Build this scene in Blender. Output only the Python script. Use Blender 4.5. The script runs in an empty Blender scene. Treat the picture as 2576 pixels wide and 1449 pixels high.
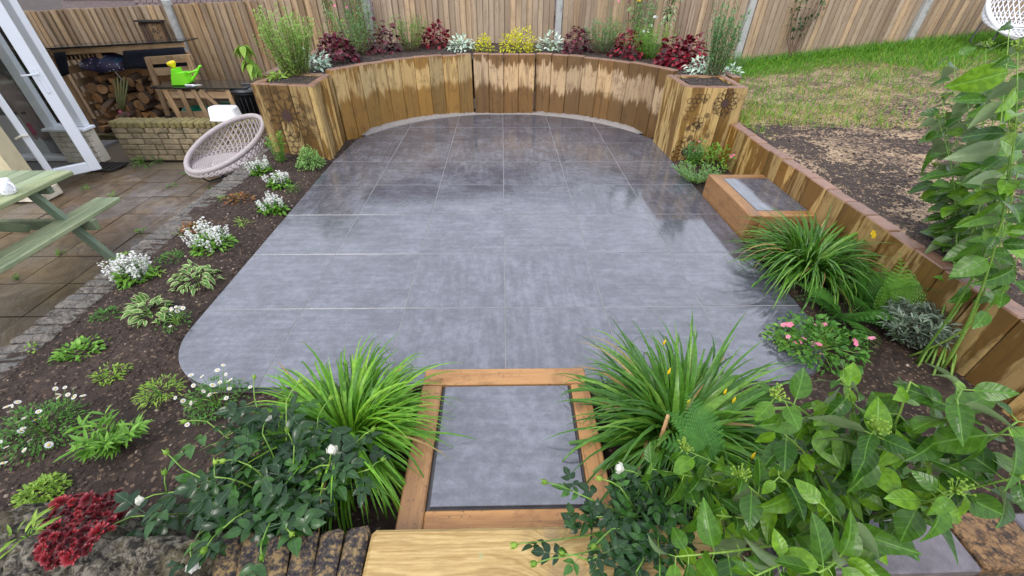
import bpy, math, random
import numpy as np
from mathutils import Vector, Matrix, noise as mnoise

SC = bpy.context.scene
COL = SC.collection
rnd = random.Random(11)
R = math.radians

# ---------------------------------------------------------------- camera
CAM_P = np.array([-0.007, 0.0, 1.62])
F_PX = 1050.2                       # focal length in pixels of a 2576 px wide picture
_p, _y, _r = 0.6522, 0.0255, 0.0087
_f = np.array([math.sin(_y)*math.cos(_p), math.cos(_y)*math.cos(_p), -math.sin(_p)])
_rt = np.array([math.cos(_y), -math.sin(_y), 0.0])
_up = np.cross(_rt, _f)
CR = math.cos(_r)*_rt + math.sin(_r)*_up
CU = -math.sin(_r)*_rt + math.cos(_r)*_up
cam = bpy.data.cameras.new('camera')
cam.sensor_width = 36.0
cam.lens = 36.0*F_PX/2576.0
cam.clip_start = 0.02
cam.clip_end = 400.0
camo = bpy.data.objects.new('camera', cam)
COL.objects.link(camo)
camo.matrix_world = Matrix(((CR[0], CU[0], -_f[0], CAM_P[0]), (CR[1], CU[1], -_f[1], CAM_P[1]),
                            (CR[2], CU[2], -_f[2], CAM_P[2]), (0, 0, 0, 1)))
SC.camera = camo

def ray(x, y):
    return (x-1288)/F_PX*CR - (y-724.5)/F_PX*CU + _f
def at(x, y, z=0.0):
    d = ray(x, y); return CAM_P + d*((z-CAM_P[2])/d[2])
def atY(x, y, Y):
    d = ray(x, y); return CAM_P + d*((Y-CAM_P[1])/d[1])
def atD(x, y, dep):
    return CAM_P + ray(x, y)*dep

# ---------------------------------------------------------------- sky, sun, exposure
W = bpy.data.worlds.new('World'); SC.world = W; W.use_nodes = True
wn = W.node_tree; wn.nodes.clear()
sky = wn.nodes.new('ShaderNodeTexSky'); sky.sky_type = 'NISHITA'; sky.sun_disc = False
sky.sun_elevation = R(50); sky.sun_rotation = R(215); sky.air_density = 1.0; sky.dust_density = 4.0
wmix = wn.nodes.new('ShaderNodeMix'); wmix.data_type = 'RGBA'; wmix.inputs[0].default_value = 0.86
wn.links.new(sky.outputs[0], wmix.inputs[6])
wmix.inputs[7].default_value = (9.5, 10.0, 11.3, 1)     # the even overcast layer
wbg = wn.nodes.new('ShaderNodeBackground'); wbg.inputs[1].default_value = 0.1
wo = wn.nodes.new('ShaderNodeOutputWorld')
wn.links.new(wmix.outputs[2], wbg.inputs[0]); wn.links.new(wbg.outputs[0], wo.inputs[0])
sl = bpy.data.lights.new('sun', 'SUN'); sl.energy = 1.1; sl.angle = R(18); sl.color = (1.0, 0.95, 0.88)
so = bpy.data.objects.new('sun', sl); COL.objects.link(so)
so.rotation_euler = (R(40), 0, R(-35))
SC.view_settings.view_transform = 'Standard'
SC.view_settings.look = 'None'
SC.view_settings.gamma = 1.0
SC.view_settings.exposure = 0.86
SC.view_settings.use_curve_mapping = False

# ---------------------------------------------------------------- helpers
def tag(o, label=None, cat=None, group=None, kind=None):
    if label: o['label'] = label
    if cat: o['category'] = cat
    if group: o['group'] = group
    if kind: o['kind'] = kind
    return o
def thing(name, label, cat, loc=(0, 0, 0), rz=0.0, group=None):
    o = bpy.data.objects.new(name, None); COL.objects.link(o)
    o.empty_display_size = 0.1
    o.location = loc; o.rotation_euler = (0, 0, rz)
    return tag(o, label, cat, group)
def link(name, me, parent=None, mat=None):
    o = bpy.data.objects.new(name, me); COL.objects.link(o)
    if parent is not None: o.parent = parent
    return o

class MB:
    """collects shapes; build() links them as one mesh object"""
    def __init__(s): s.v = []; s.f = []; s.mi = []; s.cur = 0
    def add(s, vs, fs):
        b = len(s.v); s.v.extend([tuple(p) for p in vs])
        for q in fs: s.f.append(tuple(b+i for i in q)); s.mi.append(s.cur)
        return s
    def box(s, c, d, rz=0.0, M=None, bev=0.0):
        x, y, z = d[0]/2, d[1]/2, d[2]/2
        if bev <= 0:
            vs = [(-x,-y,-z),(x,-y,-z),(x,y,-z),(-x,y,-z),(-x,-y,z),(x,-y,z),(x,y,z),(-x,y,z)]
            fs = [(0,3,2,1),(4,5,6,7),(0,1,5,4),(1,2,6,5),(2,3,7,6),(3,0,4,7)]
        else:
            b = min(bev, x*.9, y*.9, z*.9); vs = []; 
            for zz, k in ((-z, b), (-z+b, 0), (z-b, 0), (z, b)):
                xx, yy = x-k, y-k
                vs += [(-xx+b,-yy,zz),(xx-b,-yy,zz),(xx,-yy+b,zz),(xx,yy-b,zz),(xx-b,yy,zz),(-xx+b,yy,zz),(-xx,yy-b,zz),(-xx,-yy+b,zz)]
            fs = [tuple(range(7, -1, -1)), tuple(range(24, 32))]
            for r in range(3):
                for i in range(8):
                    j = (i+1) % 8; fs.append((r*8+i, r*8+j, r*8+8+j, r*8+8+i))
        if M is None: M = Matrix.Translation(Vector([float(q) for q in c])) @ Matrix.Rotation(rz, 4, 'Z')
        return s.add([M @ Vector(p) for p in vs], fs)
    def bar(s, a, b, w, t, up=(0, 0, 1), bev=0.0):
        """box from a to b; w across, t along 'up'"""
        a = Vector([float(q) for q in a]); b = Vector([float(q) for q in b])
        d = (b-a); L = d.length; d.normalize(); u = Vector(up); sd = d.cross(u)
        if sd.length < 1e-4: sd = d.cross(Vector((1, 0, 0)))
        sd.normalize(); u = sd.cross(d)
        m = (a+b)/2
        M = Matrix(((sd.x, d.x, u.x, m.x), (sd.y, d.y, u.y, m.y), (sd.z, d.z, u.z, m.z), (0, 0, 0, 1)))
        return s.box((0, 0, 0), (w, L, t), M=M, bev=bev)
    def prism(s, poly, z0, z1):
        n = len(poly); vs = [(p[0], p[1], z0) for p in poly]+[(p[0], p[1], z1) for p in poly]
        fs = [tuple(range(n-1, -1, -1)), tuple(range(n, 2*n))]+[(i, (i+1) % n, n+(i+1) % n, n+i) for i in range(n)]
        return s.add(vs, fs)
    def tube(s, pts, rad, n=6, cap=True):
        pts = [Vector([float(q) for q in p]) for p in pts]
        if not hasattr(rad, '__len__'): rad = [rad]*len(pts)
        vs = []; u = None
        for i, p in enumerate(pts):
            t = (pts[min(i+1, len(pts)-1)]-pts[max(i-1, 0)])
            if t.length < 1e-9: t = Vector((0, 0, 1))
            t.normalize()
            if u is None: u = t.orthogonal().normalized()
            else:
                u = u-t*u.dot(t)
                u = u.normalized() if u.length > 1e-6 else t.orthogonal().normalized()
            w = t.cross(u)
            for k in range(n):
                a = 2*math.pi*k/n; vs.append(p+(u*math.cos(a)+w*math.sin(a))*rad[i])
        fs = [(i*n+k, i*n+(k+1) % n, (i+1)*n+(k+1) % n, (i+1)*n+k) for i in range(len(pts)-1) for k in range(n)]
        if cap: fs += [tuple(range(n-1, -1, -1)), tuple(range((len(pts)-1)*n, len(pts)*n))]
        return s.add(vs, fs)
    def lathe(s, prof, n=20, M=None):
        vs = []; 
        for r, z in prof:
            for k in range(n):
                a = 2*math.pi*k/n; vs.append((r*math.cos(a), r*math.sin(a), z))
        fs = [(i*n+k, i*n+(k+1) % n, (i+1)*n+(k+1) % n, (i+1)*n+k) for i in range(len(prof)-1) for k in range(n)]
        if prof[0][0] > 1e-6: fs.append(tuple(range(n-1, -1, -1)))
        if prof[-1][0] > 1e-6: fs.append(tuple(range((len(prof)-1)*n, len(prof)*n)))
        if M is not None: vs = [M @ Vector(p) for p in vs]
        return s.add(vs, fs)
    def mesh(s, name, mats, smooth=False):
        me = bpy.data.meshes.new(name); me.from_pydata(s.v, [], s.f)
        for m in (mats if isinstance(mats, (list, tuple)) else [mats]): me.materials.append(m)
        if any(s.mi): me.polygons.foreach_set('material_index', s.mi)
        if smooth: me.polygons.foreach_set('use_smooth', [True]*len(me.polygons))
        me.update(); return me
    def build(s, name, mats, parent=None, smooth=False, loc=None):
        o = link(name, s.mesh(name, mats, smooth), parent)
        if loc is not None: o.location = [float(q) for q in loc]
        return o

def fastmesh(name, V, Fq, mats, var=None, smooth=True, midx=None):
    """V (n,3), Fq (m,k) index array with k = 3 or 4"""
    V = np.asarray(V, np.float32); Fq = np.asarray(Fq, np.int32)
    me = bpy.data.meshes.new(name); k = Fq.shape[1]
    me.vertices.add(len(V)); me.vertices.foreach_set('co', V.ravel())
    me.loops.add(Fq.size); me.loops.foreach_set('vertex_index', Fq.ravel())
    me.polygons.add(len(Fq)); me.polygons.foreach_set('loop_start', np.arange(0, Fq.size, k, dtype=np.int32))
    try: me.polygons.foreach_set('loop_total', np.full(len(Fq), k, np.int32))
    except Exception: pass
    for m in (mats if isinstance(mats, (list, tuple)) else [mats]): me.materials.append(m)
    if midx is not None: me.polygons.foreach_set('material_index', np.asarray(midx, np.int32))
    if smooth: me.polygons.foreach_set('use_smooth', np.ones(len(Fq), bool))
    if var is not None:
        at_ = me.attributes.new('var', 'FLOAT', 'POINT'); at_.data.foreach_set('value', np.asarray(var, np.float32))
    me.update(calc_edges=True); me.validate(); return me

def inst(tv, tf, mats3, locs, seed=0, varv=None):
    """copies template (tv,tf) by (N,3,3) matrices and (N,3) places -> V,F,var"""
    N = len(locs); n = len(tv)
    V = np.einsum('nij,kj->nki', mats3, tv)+locs[:, None, :]
    Fq = tf[None, :, :]+(np.arange(N)*n)[:, None, None]
    if varv is None: varv = np.random.RandomState(seed).rand(N)
    return V.reshape(-1, 3), Fq.reshape(-1, tf.shape[1]), np.repeat(varv, n)

def frames(dirs, ups):
    """columns: side, dir, normal"""
    d = dirs/np.linalg.norm(dirs, axis=1, keepdims=True)
    s_ = np.cross(d, ups); s_ /= np.maximum(np.linalg.norm(s_, axis=1, keepdims=True), 1e-6)
    u = np.cross(s_, d)
    return np.stack([s_, d, u], axis=2)

def vnoise(x, y, seed=0):
    """smooth value noise on arrays"""
    xi = np.floor(x).astype(int); yi = np.floor(y).astype(int); fx = x-xi; fy = y-yi
    fx = fx*fx*(3-2*fx); fy = fy*fy*(3-2*fy)
    def h(a, b):
        n = (a*374761393+b*668265263+seed*144269) & 0x7fffffff
        n = ((n ^ (n >> 13))*1274126177) & 0x7fffffff
        return (n & 0xffff)/65535.0
    return (h(xi, yi)*(1-fx)+h(xi+1, yi)*fx)*(1-fy)+(h(xi, yi+1)*(1-fx)+h(xi+1, yi+1)*fx)*fy
def fbm(x, y, seed=0, o=4):
    t = 0; a = .5
    for i in range(o): t = t+a*vnoise(x*2**i, y*2**i, seed+i*7); a *= .5
    return t

# ---------------------------------------------------------------- node helpers
class NT:
    def __init__(s, name):
        s.m = bpy.data.materials.new(name); s.m.use_nodes = True
        s.t = s.m.node_tree; s.b = s.t.nodes['Principled BSDF']; s.o = s.t.nodes['Material Output']
    def n(s, typ, **kw):
        nd = s.t.nodes.new('ShaderNode'+typ)
        for k, v in kw.items(): setattr(nd, k, v)
        return nd
    def l(s, a, b): s.t.links.new(a, b)
    def val(s, x, sock):
        if isinstance(x, bpy.types.NodeSocket): s.l(x, sock)
        else:
            try: sock.default_value = x
            except Exception: sock.default_value = (*x, 1)
    def math(s, op, a, b=0.0, c=None, clamp=False):
        nd = s.n('Math', operation=op, use_clamp=clamp); s.val(a, nd.inputs[0]); s.val(b, nd.inputs[1])
        if c is not None: s.val(c, nd.inputs[2])
        return nd.outputs[0]
    def mix(s, f, a, b, mode='MIX'):
        nd = s.n('Mix', data_type='RGBA', blend_type=mode); s.val(f, nd.inputs[0])
        for q, i in ((a, 6), (b, 7)):
            if isinstance(q, bpy.types.NodeSocket): s.l(q, nd.inputs[i])
            else: nd.inputs[i].default_value = (*q[:3], 1)
        return nd.outputs[2]
    def ramp(s, f, stops):
        nd = s.n('ValToRGB'); e = nd.color_ramp.elements
        while len(e) < len(stops): e.new(0.5)
        for k, (p, c) in enumerate(stops):
            e[k].position = p; e[k].color = (*c[:3], 1) if hasattr(c, '__len__') else (c, c, c, 1)
        s.l(f, nd.inputs[0]); return nd.outputs[0]
    def maprange(s, f, a, b, c=0.0, d=1.0, smooth=True):
        nd = s.n('MapRange'); nd.interpolation_type = 'SMOOTHSTEP' if smooth else 'LINEAR'
        s.val(f, nd.inputs[0])
        for q, i in ((a, 1), (b, 2), (c, 3), (d, 4)): s.val(q, nd.inputs[i])
        return nd.outputs[0]
    def noise(s, co, scale=5.0, detail=4.0, rough=.55, out=0, dist=0.0):
        nd = s.n('TexNoise'); nd.inputs['Scale'].default_value = scale; nd.inputs['Detail'].default_value = detail
        nd.inputs['Roughness'].default_value = rough; nd.inputs['Distortion'].default_value = dist
        s.l(co, nd.inputs['Vector']); return nd.outputs[out]
    def objco(s): return s.n('TexCoord').outputs['Object']
    def pos(s): return s.n('NewGeometry').outputs['Position']
    def orand(s): return s.n('ObjectInfo').outputs['Random']
    def var(s):
        a = s.n('Attribute'); a.attribute_name = 'var'; return a.outputs['Fac']
    def scaled(s, co, v, off=None):
        nd = s.n('VectorMath', operation='MULTIPLY'); s.l(co, nd.inputs[0]); nd.inputs[1].default_value = v
        if off is None: return nd.outputs[0]
        c = s.n('CombineXYZ')
        for i in range(3): s.l(s.math('MULTIPLY', off, 37.0+11*i), c.inputs[i])
        ad = s.n('VectorMath', operation='ADD'); s.l(nd.outputs[0], ad.inputs[0]); s.l(c.outputs[0], ad.inputs[1])
        return ad.outputs[0]
    def sep(s, co):
        nd = s.n('SeparateXYZ'); s.l(co, nd.inputs[0]); return nd.outputs
    def bump(s, h, strength=.3, dist=.01):
        nd = s.n('Bump'); nd.inputs['Strength'].default_value = strength; nd.inputs['Distance'].default_value = dist
        s.l(h, nd.inputs['Height']); s.l(nd.outputs[0], s.b.inputs['Normal'])
    def out(s, col=None, rough=None, spec=None, ior=None):
        if col is not None:
            if isinstance(col, bpy.types.NodeSocket): s.l(col, s.b.inputs['Base Color'])
            else: s.b.inputs['Base Color'].default_value = (*col[:3], 1)
        if rough is not None: s.val(rough, s.b.inputs['Roughness'])
        if spec is not None: s.b.inputs['Specular IOR Level'].default_value = spec
        if ior is not None: s.b.inputs['IOR'].default_value = ior
        return s.m

def plain(name, col, rough=.6, var=.25, scale=14.0, bump=.15, metal=0.0, dirt=None, spec=.5, bdist=.004):
    t = NT(name); co = t.scaled(t.objco(), (1, 1, 1), t.orand())
    f = t.noise(co, scale, 5, .6)
    br = t.math('ADD', t.math('MULTIPLY', t.math('SUBTRACT', f, .5), var*2), t.math('ADD', 1-var*.25, t.math('MULTIPLY', t.orand(), var*.5)))
    c = t.mix(1.0, col, (1, 1, 1), 'MULTIPLY')
    hv = t.n('HueSaturation'); t.l(c, hv.inputs['Color']); t.l(br, hv.inputs['Value'])
    c = hv.outputs[0]
    if dirt:
        d = t.noise(co, scale*.35, 6, .7)
        c = t.mix(t.maprange(d, .5, .68), c, dirt)
    if bump: t.bump(f, bump, bdist)
    t.b.inputs['Metallic'].default_value = metal
    return t.out(c, rough, spec)
# ---------------------------------------------------------------- materials
M = {}
def m_tile():
    t = NT('porcelain_tile'); ob = t.objco(); rn = t.orand(); pos = t.pos()
    a = t.noise(t.scaled(ob, (1.2, 9, 1), rn), 3.0, 7, .65)
    b = t.noise(t.scaled(ob, (9, 1.2, 1), rn), 3.0, 7, .65)
    g = t.math('GREATER_THAN', t.math('FRACT', t.math('MULTIPLY', rn, 7.31)), .5)
    st = t.math('ADD', t.math('MULTIPLY', a, g), t.math('MULTIPLY', b, t.math('SUBTRACT', 1.0, g)))
    cl = t.noise(t.scaled(ob, (1, 1, 1), rn), 4.5, 6, .62)
    fine = t.noise(ob, 130.0, 3, .6)
    md = t.noise(t.scaled(ob, (1, 1, 1), rn), 22.0, 6, .75)
    f = t.math('ADD', t.math('MULTIPLY', st, .27), t.math('ADD', t.math('MULTIPLY', cl, .26), t.math('ADD', t.math('MULTIPLY', md, .36), t.math('MULTIPLY', fine, .13))))
    c = t.ramp(f, [(.39, (.040, .042, .053)), (.5, (.076, .079, .098)), (.61, (.142, .147, .178))])
    # standing film of rain water, in pools with a shape of their own
    wet = t.noise(t.scaled(pos, (1.0, 1.0, 0)), .95, 4, .55)
    x = t.sep(pos)[0]
    pool = t.maprange(t.math('ADD', wet, t.math('MULTIPLY', x, .05)), .46, .62)
    for gx, gy, gr in ((1.45, 2.65, .62), (1.3, 1.95, .5), (-.95, 3.55, .45), (-.2, 3.55, .4)):
        dx = t.math('SUBTRACT', x, gx); dy = t.math('SUBTRACT', t.sep(pos)[1], gy)
        d2 = t.math('SQRT', t.math('ADD', t.math('MULTIPLY', dx, dx), t.math('MULTIPLY', dy, dy)))
        pool = t.math('MAXIMUM', pool, t.maprange(t.math('ADD', d2, t.math('MULTIPLY', t.math('SUBTRACT', wet, .5), 1.6)), gr, gr*.55))
    rp = t.noise(t.scaled(pos, (1, 1, 0)), 38.0, 3, .6)
    rough = t.math('ADD', t.math('SUBTRACT', .215, t.math('MULTIPLY', pool, .165)), t.math('MULTIPLY', t.math('SUBTRACT', cl, .5), .14))
    c = t.mix(t.math('MULTIPLY', pool, .12), c, (.055, .055, .06))
    h = t.math('ADD', t.math('MULTIPLY', fine, .5), t.math('MULTIPLY', rp, t.math('ADD', .25, t.math('MULTIPLY', pool, .6))))
    t.bump(h, .16, .0016)
    t.b.inputs['Coat Weight'].default_value = .0
    return t.out(c, rough, .5, 1.92)
M['tile'] = m_tile()

def wood(name, dry, wet, grain_dark, zband=None, axis=2, rough=(.75, .42), red=None, knots=.5, blotch=(.46, .6), gs=1.0, dirt=0.0):
    """sawn timber; grain runs along local 'axis'. zband = (bottom, top) of the dry band that rain has not reached"""
    t = NT(name); ob = t.objco(); rn = t.orand(); pos = t.pos()
    sv = [14*gs, 14*gs, 14*gs]; sv[axis] = .9*gs
    co = t.scaled(ob, tuple(sv), rn)
    g = t.noise(co, 2.2, 6, .6, dist=.7)
    sv2 = [60, 60, 60]; sv2[axis] = 2.0
    g2 = t.noise(t.scaled(ob, tuple(sv2), rn), 2.0, 3, .6)
    sv3 = [5, 5, 5]; sv3[axis] = .8
    bl = t.noise(t.scaled(ob, tuple(sv3), rn), 1.6, 5, .6)
    wt = t.maprange(bl, blotch[0], blotch[1])
    if zband:
        z = t.sep(pos)[2]
        sj = [15, 15, 15]; sj[axis] = 2.4
        jag = t.noise(t.scaled(ob, tuple(sj), rn), 1.0, 4, .65)
        jag = t.math('MULTIPLY', t.math('SUBTRACT', jag, .5), .42)
        slow = t.math('MULTIPLY', t.math('SUBTRACT', t.noise(t.scaled(pos, (1, 1, 0)), 1.4, 2), .5), .25)
        lo = t.maprange(t.math('ADD', z, t.math('ADD', jag, slow)), zband[0]-.045, zband[0]+.045)
        hi = t.maprange(t.math('ADD', z, t.math('MULTIPLY', t.math('ADD', jag, slow), 1.25)), zband[1]+.03, zband[1]-.03)
        dryf = t.math('MULTIPLY', lo, hi)
        dryf = t.math('MULTIPLY', dryf, t.maprange(bl, blotch[1]+.1, blotch[0]+.08))
        wt = t.math('SUBTRACT', 1.0, dryf)
    base = t.mix(wt, dry, wet)
    tint = t.math('ADD', .72, t.math('MULTIPLY', rn, .5))
    base = t.mix(1.0, base, t.mix(1.0, (1, 1, 1), t.ramp(t.math('FRACT', t.math('MULTIPLY', rn, 5.7)), [(0, (.70, .64, .56)), (.5, (1.0, .96, .88)), (1, (1.26, 1.10, .84))]), 'MULTIPLY'), 'MULTIPLY')
    c = t.mix(t.maprange(g, .5, .66, 0, .5), base, grain_dark)
    c = t.mix(t.maprange(g2, .52, .7, 0, .38), c, grain_dark)
    c = t.mix(t.maprange(t.noise(t.scaled(ob, (4, 4, 4), rn), 2.2, 6, .7), .52, .64, 0, .35), c, grain_dark)
    if red: c = t.mix(t.maprange(t.noise(t.scaled(ob, tuple(sv3), rn), 1.1, 3), .56, .68, 0, .7), c, red)
    if knots:
        v = t.n('TexVoronoi'); kv = [3.4, 3.4, 3.4]; kv[axis] = 1.9
        t.l(t.scaled(ob, tuple(kv), rn), v.inputs['Vector']); v.inputs['Scale'].default_value = 1.35
        c = t.mix(t.maprange(v.outputs['Distance'], .13, .05, 0, knots), c, tuple(q*.35 for q in wet))
    if dirt:
        dn = t.noise(t.scaled(pos, (1, 1, 1)), 55.0, 4, .7)
        c = t.mix(t.maprange(dn, .6, .68, 0, dirt), c, (.05, .036, .035))
    c = t.mix(t.maprange(tint, .72, 1.22, .22, 0), c, (.08, .055, .03))
    t.bump(t.math('ADD', g, t.math('MULTIPLY', g2, .6)), .35, .004)
    return t.out(c, t.maprange(wt, 0, 1, rough[0], rough[1]), .4)
M['sleeper_far'] = wood('treated_sleeper_streaked', (.50, .375, .245), (.165, .095, .036), (.065, .034, .014), zband=(.33, .60), blotch=(.5, .66))
M['sleeper_left'] = wood('treated_sleeper_golden', (.48, .36, .18), (.26, .155, .045), (.09, .05, .016), zband=(.42, .70), blotch=(.50, .60))
M['sleeper_box'] = wood('treated_sleeper_yellow', (.46, .335, .145), (.20, .115, .030), (.085, .045, .014), blotch=(.485, .535), knots=.65)
M['sleeper_low'] = wood('treated_sleeper_amber', (.43, .30, .12), (.18, .098, .024), (.075, .038, .012), blotch=(.46, .52))
M['step_wood'] = wood('orange_step_timber', (.41, .225, .095), (.31, .155, .06), (.15, .065, .025), axis=0, rough=(.55, .35), knots=.6, dirt=.75)
M['step_wood_y'] = wood('orange_step_timber_long', (.39, .22, .10), (.29, .155, .068), (.14, .065, .028), axis=1, rough=(.55, .35), knots=.6, dirt=.75)
def m_front():
    """flat-sawn beam: grain lines that swing round two knots"""
    t = NT('pale_front_sleeper'); ob = t.objco(); X, Y, Z = t.sep(ob)
    wob = t.noise(t.scaled(ob, (2.2, 9, 2.2)), 2.0, 4, .6)
    yy = t.math('ADD', Y, t.math('MULTIPLY', t.math('SUBTRACT', wob, .5), .05)); kn = None
    for kx, ky, amp, sx, sy in ((.07, -.02, .055, .11, .055), (.035, .085, .028, .05, .04), (-.33, -.05, .02, .12, .05)):
        dx = t.math('DIVIDE', t.math('SUBTRACT', X, kx), sx); dy = t.math('DIVIDE', t.math('SUBTRACT', Y, ky), sy)
        r2 = t.math('ADD', t.math('MULTIPLY', dx, dx), t.math('MULTIPLY', dy, dy))
        bell = t.math('EXPONENT', t.math('MULTIPLY', r2, -1.0))
        yy = t.math('ADD', yy, t.math('MULTIPLY', bell, amp*1.6))
        k = t.maprange(r2, .42, .10, 0, 1 if amp > .025 else 0)
        kn = k if kn is None else t.math('MAXIMUM', kn, k)
    w = t.math('SINE', t.math('MULTIPLY', yy, 6.283*75)); w2 = t.math('SINE', t.math('MULTIPLY', yy, 6.283*31))
    fib = t.noise(t.scaled(ob, (9, 160, 30)), 1.0, 4, .7); br = t.noise(t.scaled(ob, (3, 8, 3)), 2.0, 5, .6)
    g = t.math('ADD', t.math('MULTIPLY', w, .10), t.math('ADD', t.math('MULTIPLY', w2, .10), t.math('MULTIPLY', fib, 1.0)))
    c = t.ramp(t.maprange(g, -.2, 1.15), [(.2, (.28, .175, .055)), (.5, (.38, .255, .095)), (.8, (.47, .335, .14))])
    c = t.mix(t.maprange(br, .45, .65, 0, .5), c, (.24, .145, .05))
    c = t.mix(t.math('MULTIPLY', kn, .75), c, (.27, .185, .085))
    gm = t.math('MULTIPLY', t.maprange(t.noise(t.scaled(ob, (14, 5, 1)), 3.0, 3), .58, .68, 0, 1), t.maprange(t.math('ABSOLUTE', t.math('ADD', X, .16)), .035, .0, 0, 1))
    c = t.mix(t.math('MULTIPLY', gm, .6), c, (.16, .36, .20))
    t.bump(t.math('ADD', g, 0.0), .5, .004)
    return t.out(c, .55, .4)
M['front_sleeper'] = m_front()
M['end_grain'] = plain('wet_end_grain', (.20, .105, .065), .45, .55, 24, .3)
M['fence'] = wood('feather_edge_board', (.45, .365, .285), (.375, .295, .22), (.235, .165, .115), knots=.5, blotch=(.44, .62), rough=(.8, .65))
M['fence_old'] = wood('weathered_fence_board', (.44, .355, .27), (.315, .235, .155), (.18, .12, .075), red=(.27, .13, .05), knots=.45, blotch=(.42, .6), rough=(.75, .55))
M['pallet'] = wood('pallet_wood', (.44, .31, .19), (.33, .215, .12), (.15, .085, .045), axis=0, knots=.4, rough=(.7, .55))
M['pallet_z'] = wood('pallet_wood_upright', (.44, .31, .19), (.30, .19, .10), (.15, .085, .045), axis=2, knots=.4, rough=(.7, .55))
M['green_wood'] = wood('sage_painted_wood', (.30, .385, .265), (.235, .32, .215), (.15, .21, .14), axis=1, knots=.12, rough=(.5, .35))
M['green_wood_z'] = wood('sage_painted_frame', (.20, .275, .195), (.155, .225, .16), (.10, .15, .10), axis=2, knots=.1, rough=(.5, .4))
M['log_bark'] = plain('log_bark', (.115, .07, .045), .85, .6, 22, .8, bdist=.01)
M['log_cut'] = wood('cut_log_face', (.42, .24, .115), (.30, .155, .065), (.17, .085, .04), axis=1, knots=.2)
M['concrete'] = plain('post_concrete', (.40, .40, .385), .85, .25, 30, .4, dirt=(.24, .25, .22))
M['mortar'] = plain('pale_sand_mortar', (.27, .245, .23), .9, .6, 60, 1.0, bdist=.01)
M['grout'] = plain('grey_grout', (.20, .197, .20), .8, .3, 12, .3)
M['grout_dark'] = plain('dark_grout', (.075, .075, .08), .85, .3, 60, .5)
def m_soil(name, c0, c1, c2, rough=.8):
    t = NT(name); pos = t.pos()
    a = t.noise(pos, 26.0, 8, .68); b = t.noise(pos, 2.2, 4, .6); d = t.noise(pos, 150.0, 3, .6)
    f = t.math('ADD', t.math('MULTIPLY', a, .65), t.math('MULTIPLY', b, .35))
    c = t.ramp(f, [(.36, c0), (.5, c1), (.66, c2)])
    v = t.n('TexVoronoi'); v.inputs['Scale'].default_value = 85.0; t.l(pos, v.inputs['Vector'])
    ch = t.math('GREATER_THAN', t.sep(v.outputs['Color'])[0], .93)
    c = t.mix(t.math('MULTIPLY', ch, .55), c, (.22, .15, .10))
    t.bump(t.math('ADD', a, t.math('MULTIPLY', d, .5)), .9, .012)
    return t.out(c, rough, .35)
M['soil'] = m_soil('dark_garden_soil', (.012, .0075, .0055), (.031, .019, .0135), (.075, .047, .033))
M['soil_raised'] = m_soil('raised_bed_soil', (.012, .009, .008), (.032, .022, .018), (.075, .052, .042))
def m_lawn():
    t = NT('lawn_earth'); pos = t.pos()
    a = t.noise(pos, 30.0, 8, .7); b = t.noise(pos, 3.0, 5, .65)
    c = t.ramp(a, [(.38, (.03, .021, .017)), (.5, (.10, .066, .045)), (.62, (.34, .235, .15))])
    c = t.mix(t.maprange(b, .42, .62), c, t.ramp(a, [(.4, (.15, .10, .06)), (.6, (.42, .30, .19))]))
    t.bump(a, .9, .012)
    return t.out(c, .85, .3)
M['lawn'] = m_lawn()
M['straw'] = plain('straw_bits', (.52, .385, .225), .75, .4, 9, 0)
M['clod'] = plain('peat_clods', (.045, .031, .025), .85, .5, 20, .5)
M['earth_clod'] = plain('soil_crumbs', (.038, .024, .017), .85, .6, 20, .5)
M['pebble'] = plain('small_pebbles', (.30, .235, .18), .6, .6, 12, .3)
def m_slab():
    t = NT('riven_wet_paving'); ob = t.objco(); rn = t.orand(); pos = t.pos()
    n = t.noise(t.scaled(ob, (1, 1, 1), rn), 5.0, 7, .62, dist=1.2); n2 = t.noise(t.scaled(pos, (1, 1, 1)), 1.6, 4)
    c = t.ramp(n, [(.34, (.045, .028, .013)), (.5, (.098, .060, .028)), (.66, (.15, .105, .06))])
    c = t.mix(t.maprange(n2, .45, .62, 0, .7), c, (.115, .098, .09))
    c = t.mix(t.maprange(t.math('FRACT', t.math('MULTIPLY', rn, 3.3)), .2, .9, 0, .3), c, (.09, .065, .045))
    t.bump(n, .6, .02)
    return t.out(c, t.maprange(n2, .35, .65, .40, .16), .5)
M['slab'] = m_slab()
M['brick_edge'] = plain('worn_edging_brick', (.115, .098, .082), .55, .9, 17, .9, dirt=(.075, .075, .045), bdist=.012)
M['brick_wall'] = plain('old_stock_brick', (.25, .195, .115), .75, .8, 13, .9, dirt=(.085, .078, .035), bdist=.012)
M['brick_moss'] = plain('mossy_coping_brick', (.185, .15, .055), .8, .5, 16, .7, dirt=(.10, .085, .035), bdist=.01)
M['brick_dark'] = plain('engineering_brick', (.20, .13, .06), .5, 1.3, 30, 1.0, dirt=(.022, .022, .032), bdist=.012)
M['brick_mortar'] = plain('old_mortar', (.12, .095, .06), .9, .5, 22, .6)
M['brick_cream'] = plain('cream_painted_brick', (.72, .66, .54), .6, .22, 8, .25, dirt=(.42, .36, .25))
M['render'] = plain('cream_render', (.58, .51, .33), .8, .25, 4, .35, dirt=(.42, .36, .22))
M['upvc'] = plain('white_upvc', (.82, .85, .90), .25, .06, 4, 0)
M['gasket'] = plain('grey_gasket', (.12, .12, .13), .5, .2, 8, 0)
M['white_plastic'] = plain('white_plastic', (.80, .80, .82), .35, .06, 5, 0)
M['ceramic'] = plain('white_glazed_mug', (.80, .80, .84), .12, .04, 5, 0)
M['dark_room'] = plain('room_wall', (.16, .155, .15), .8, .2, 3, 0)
M['coat'] = plain('pinkish_grey_coat', (.42, .33, .32), .85, .3, 18, .3)
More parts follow.
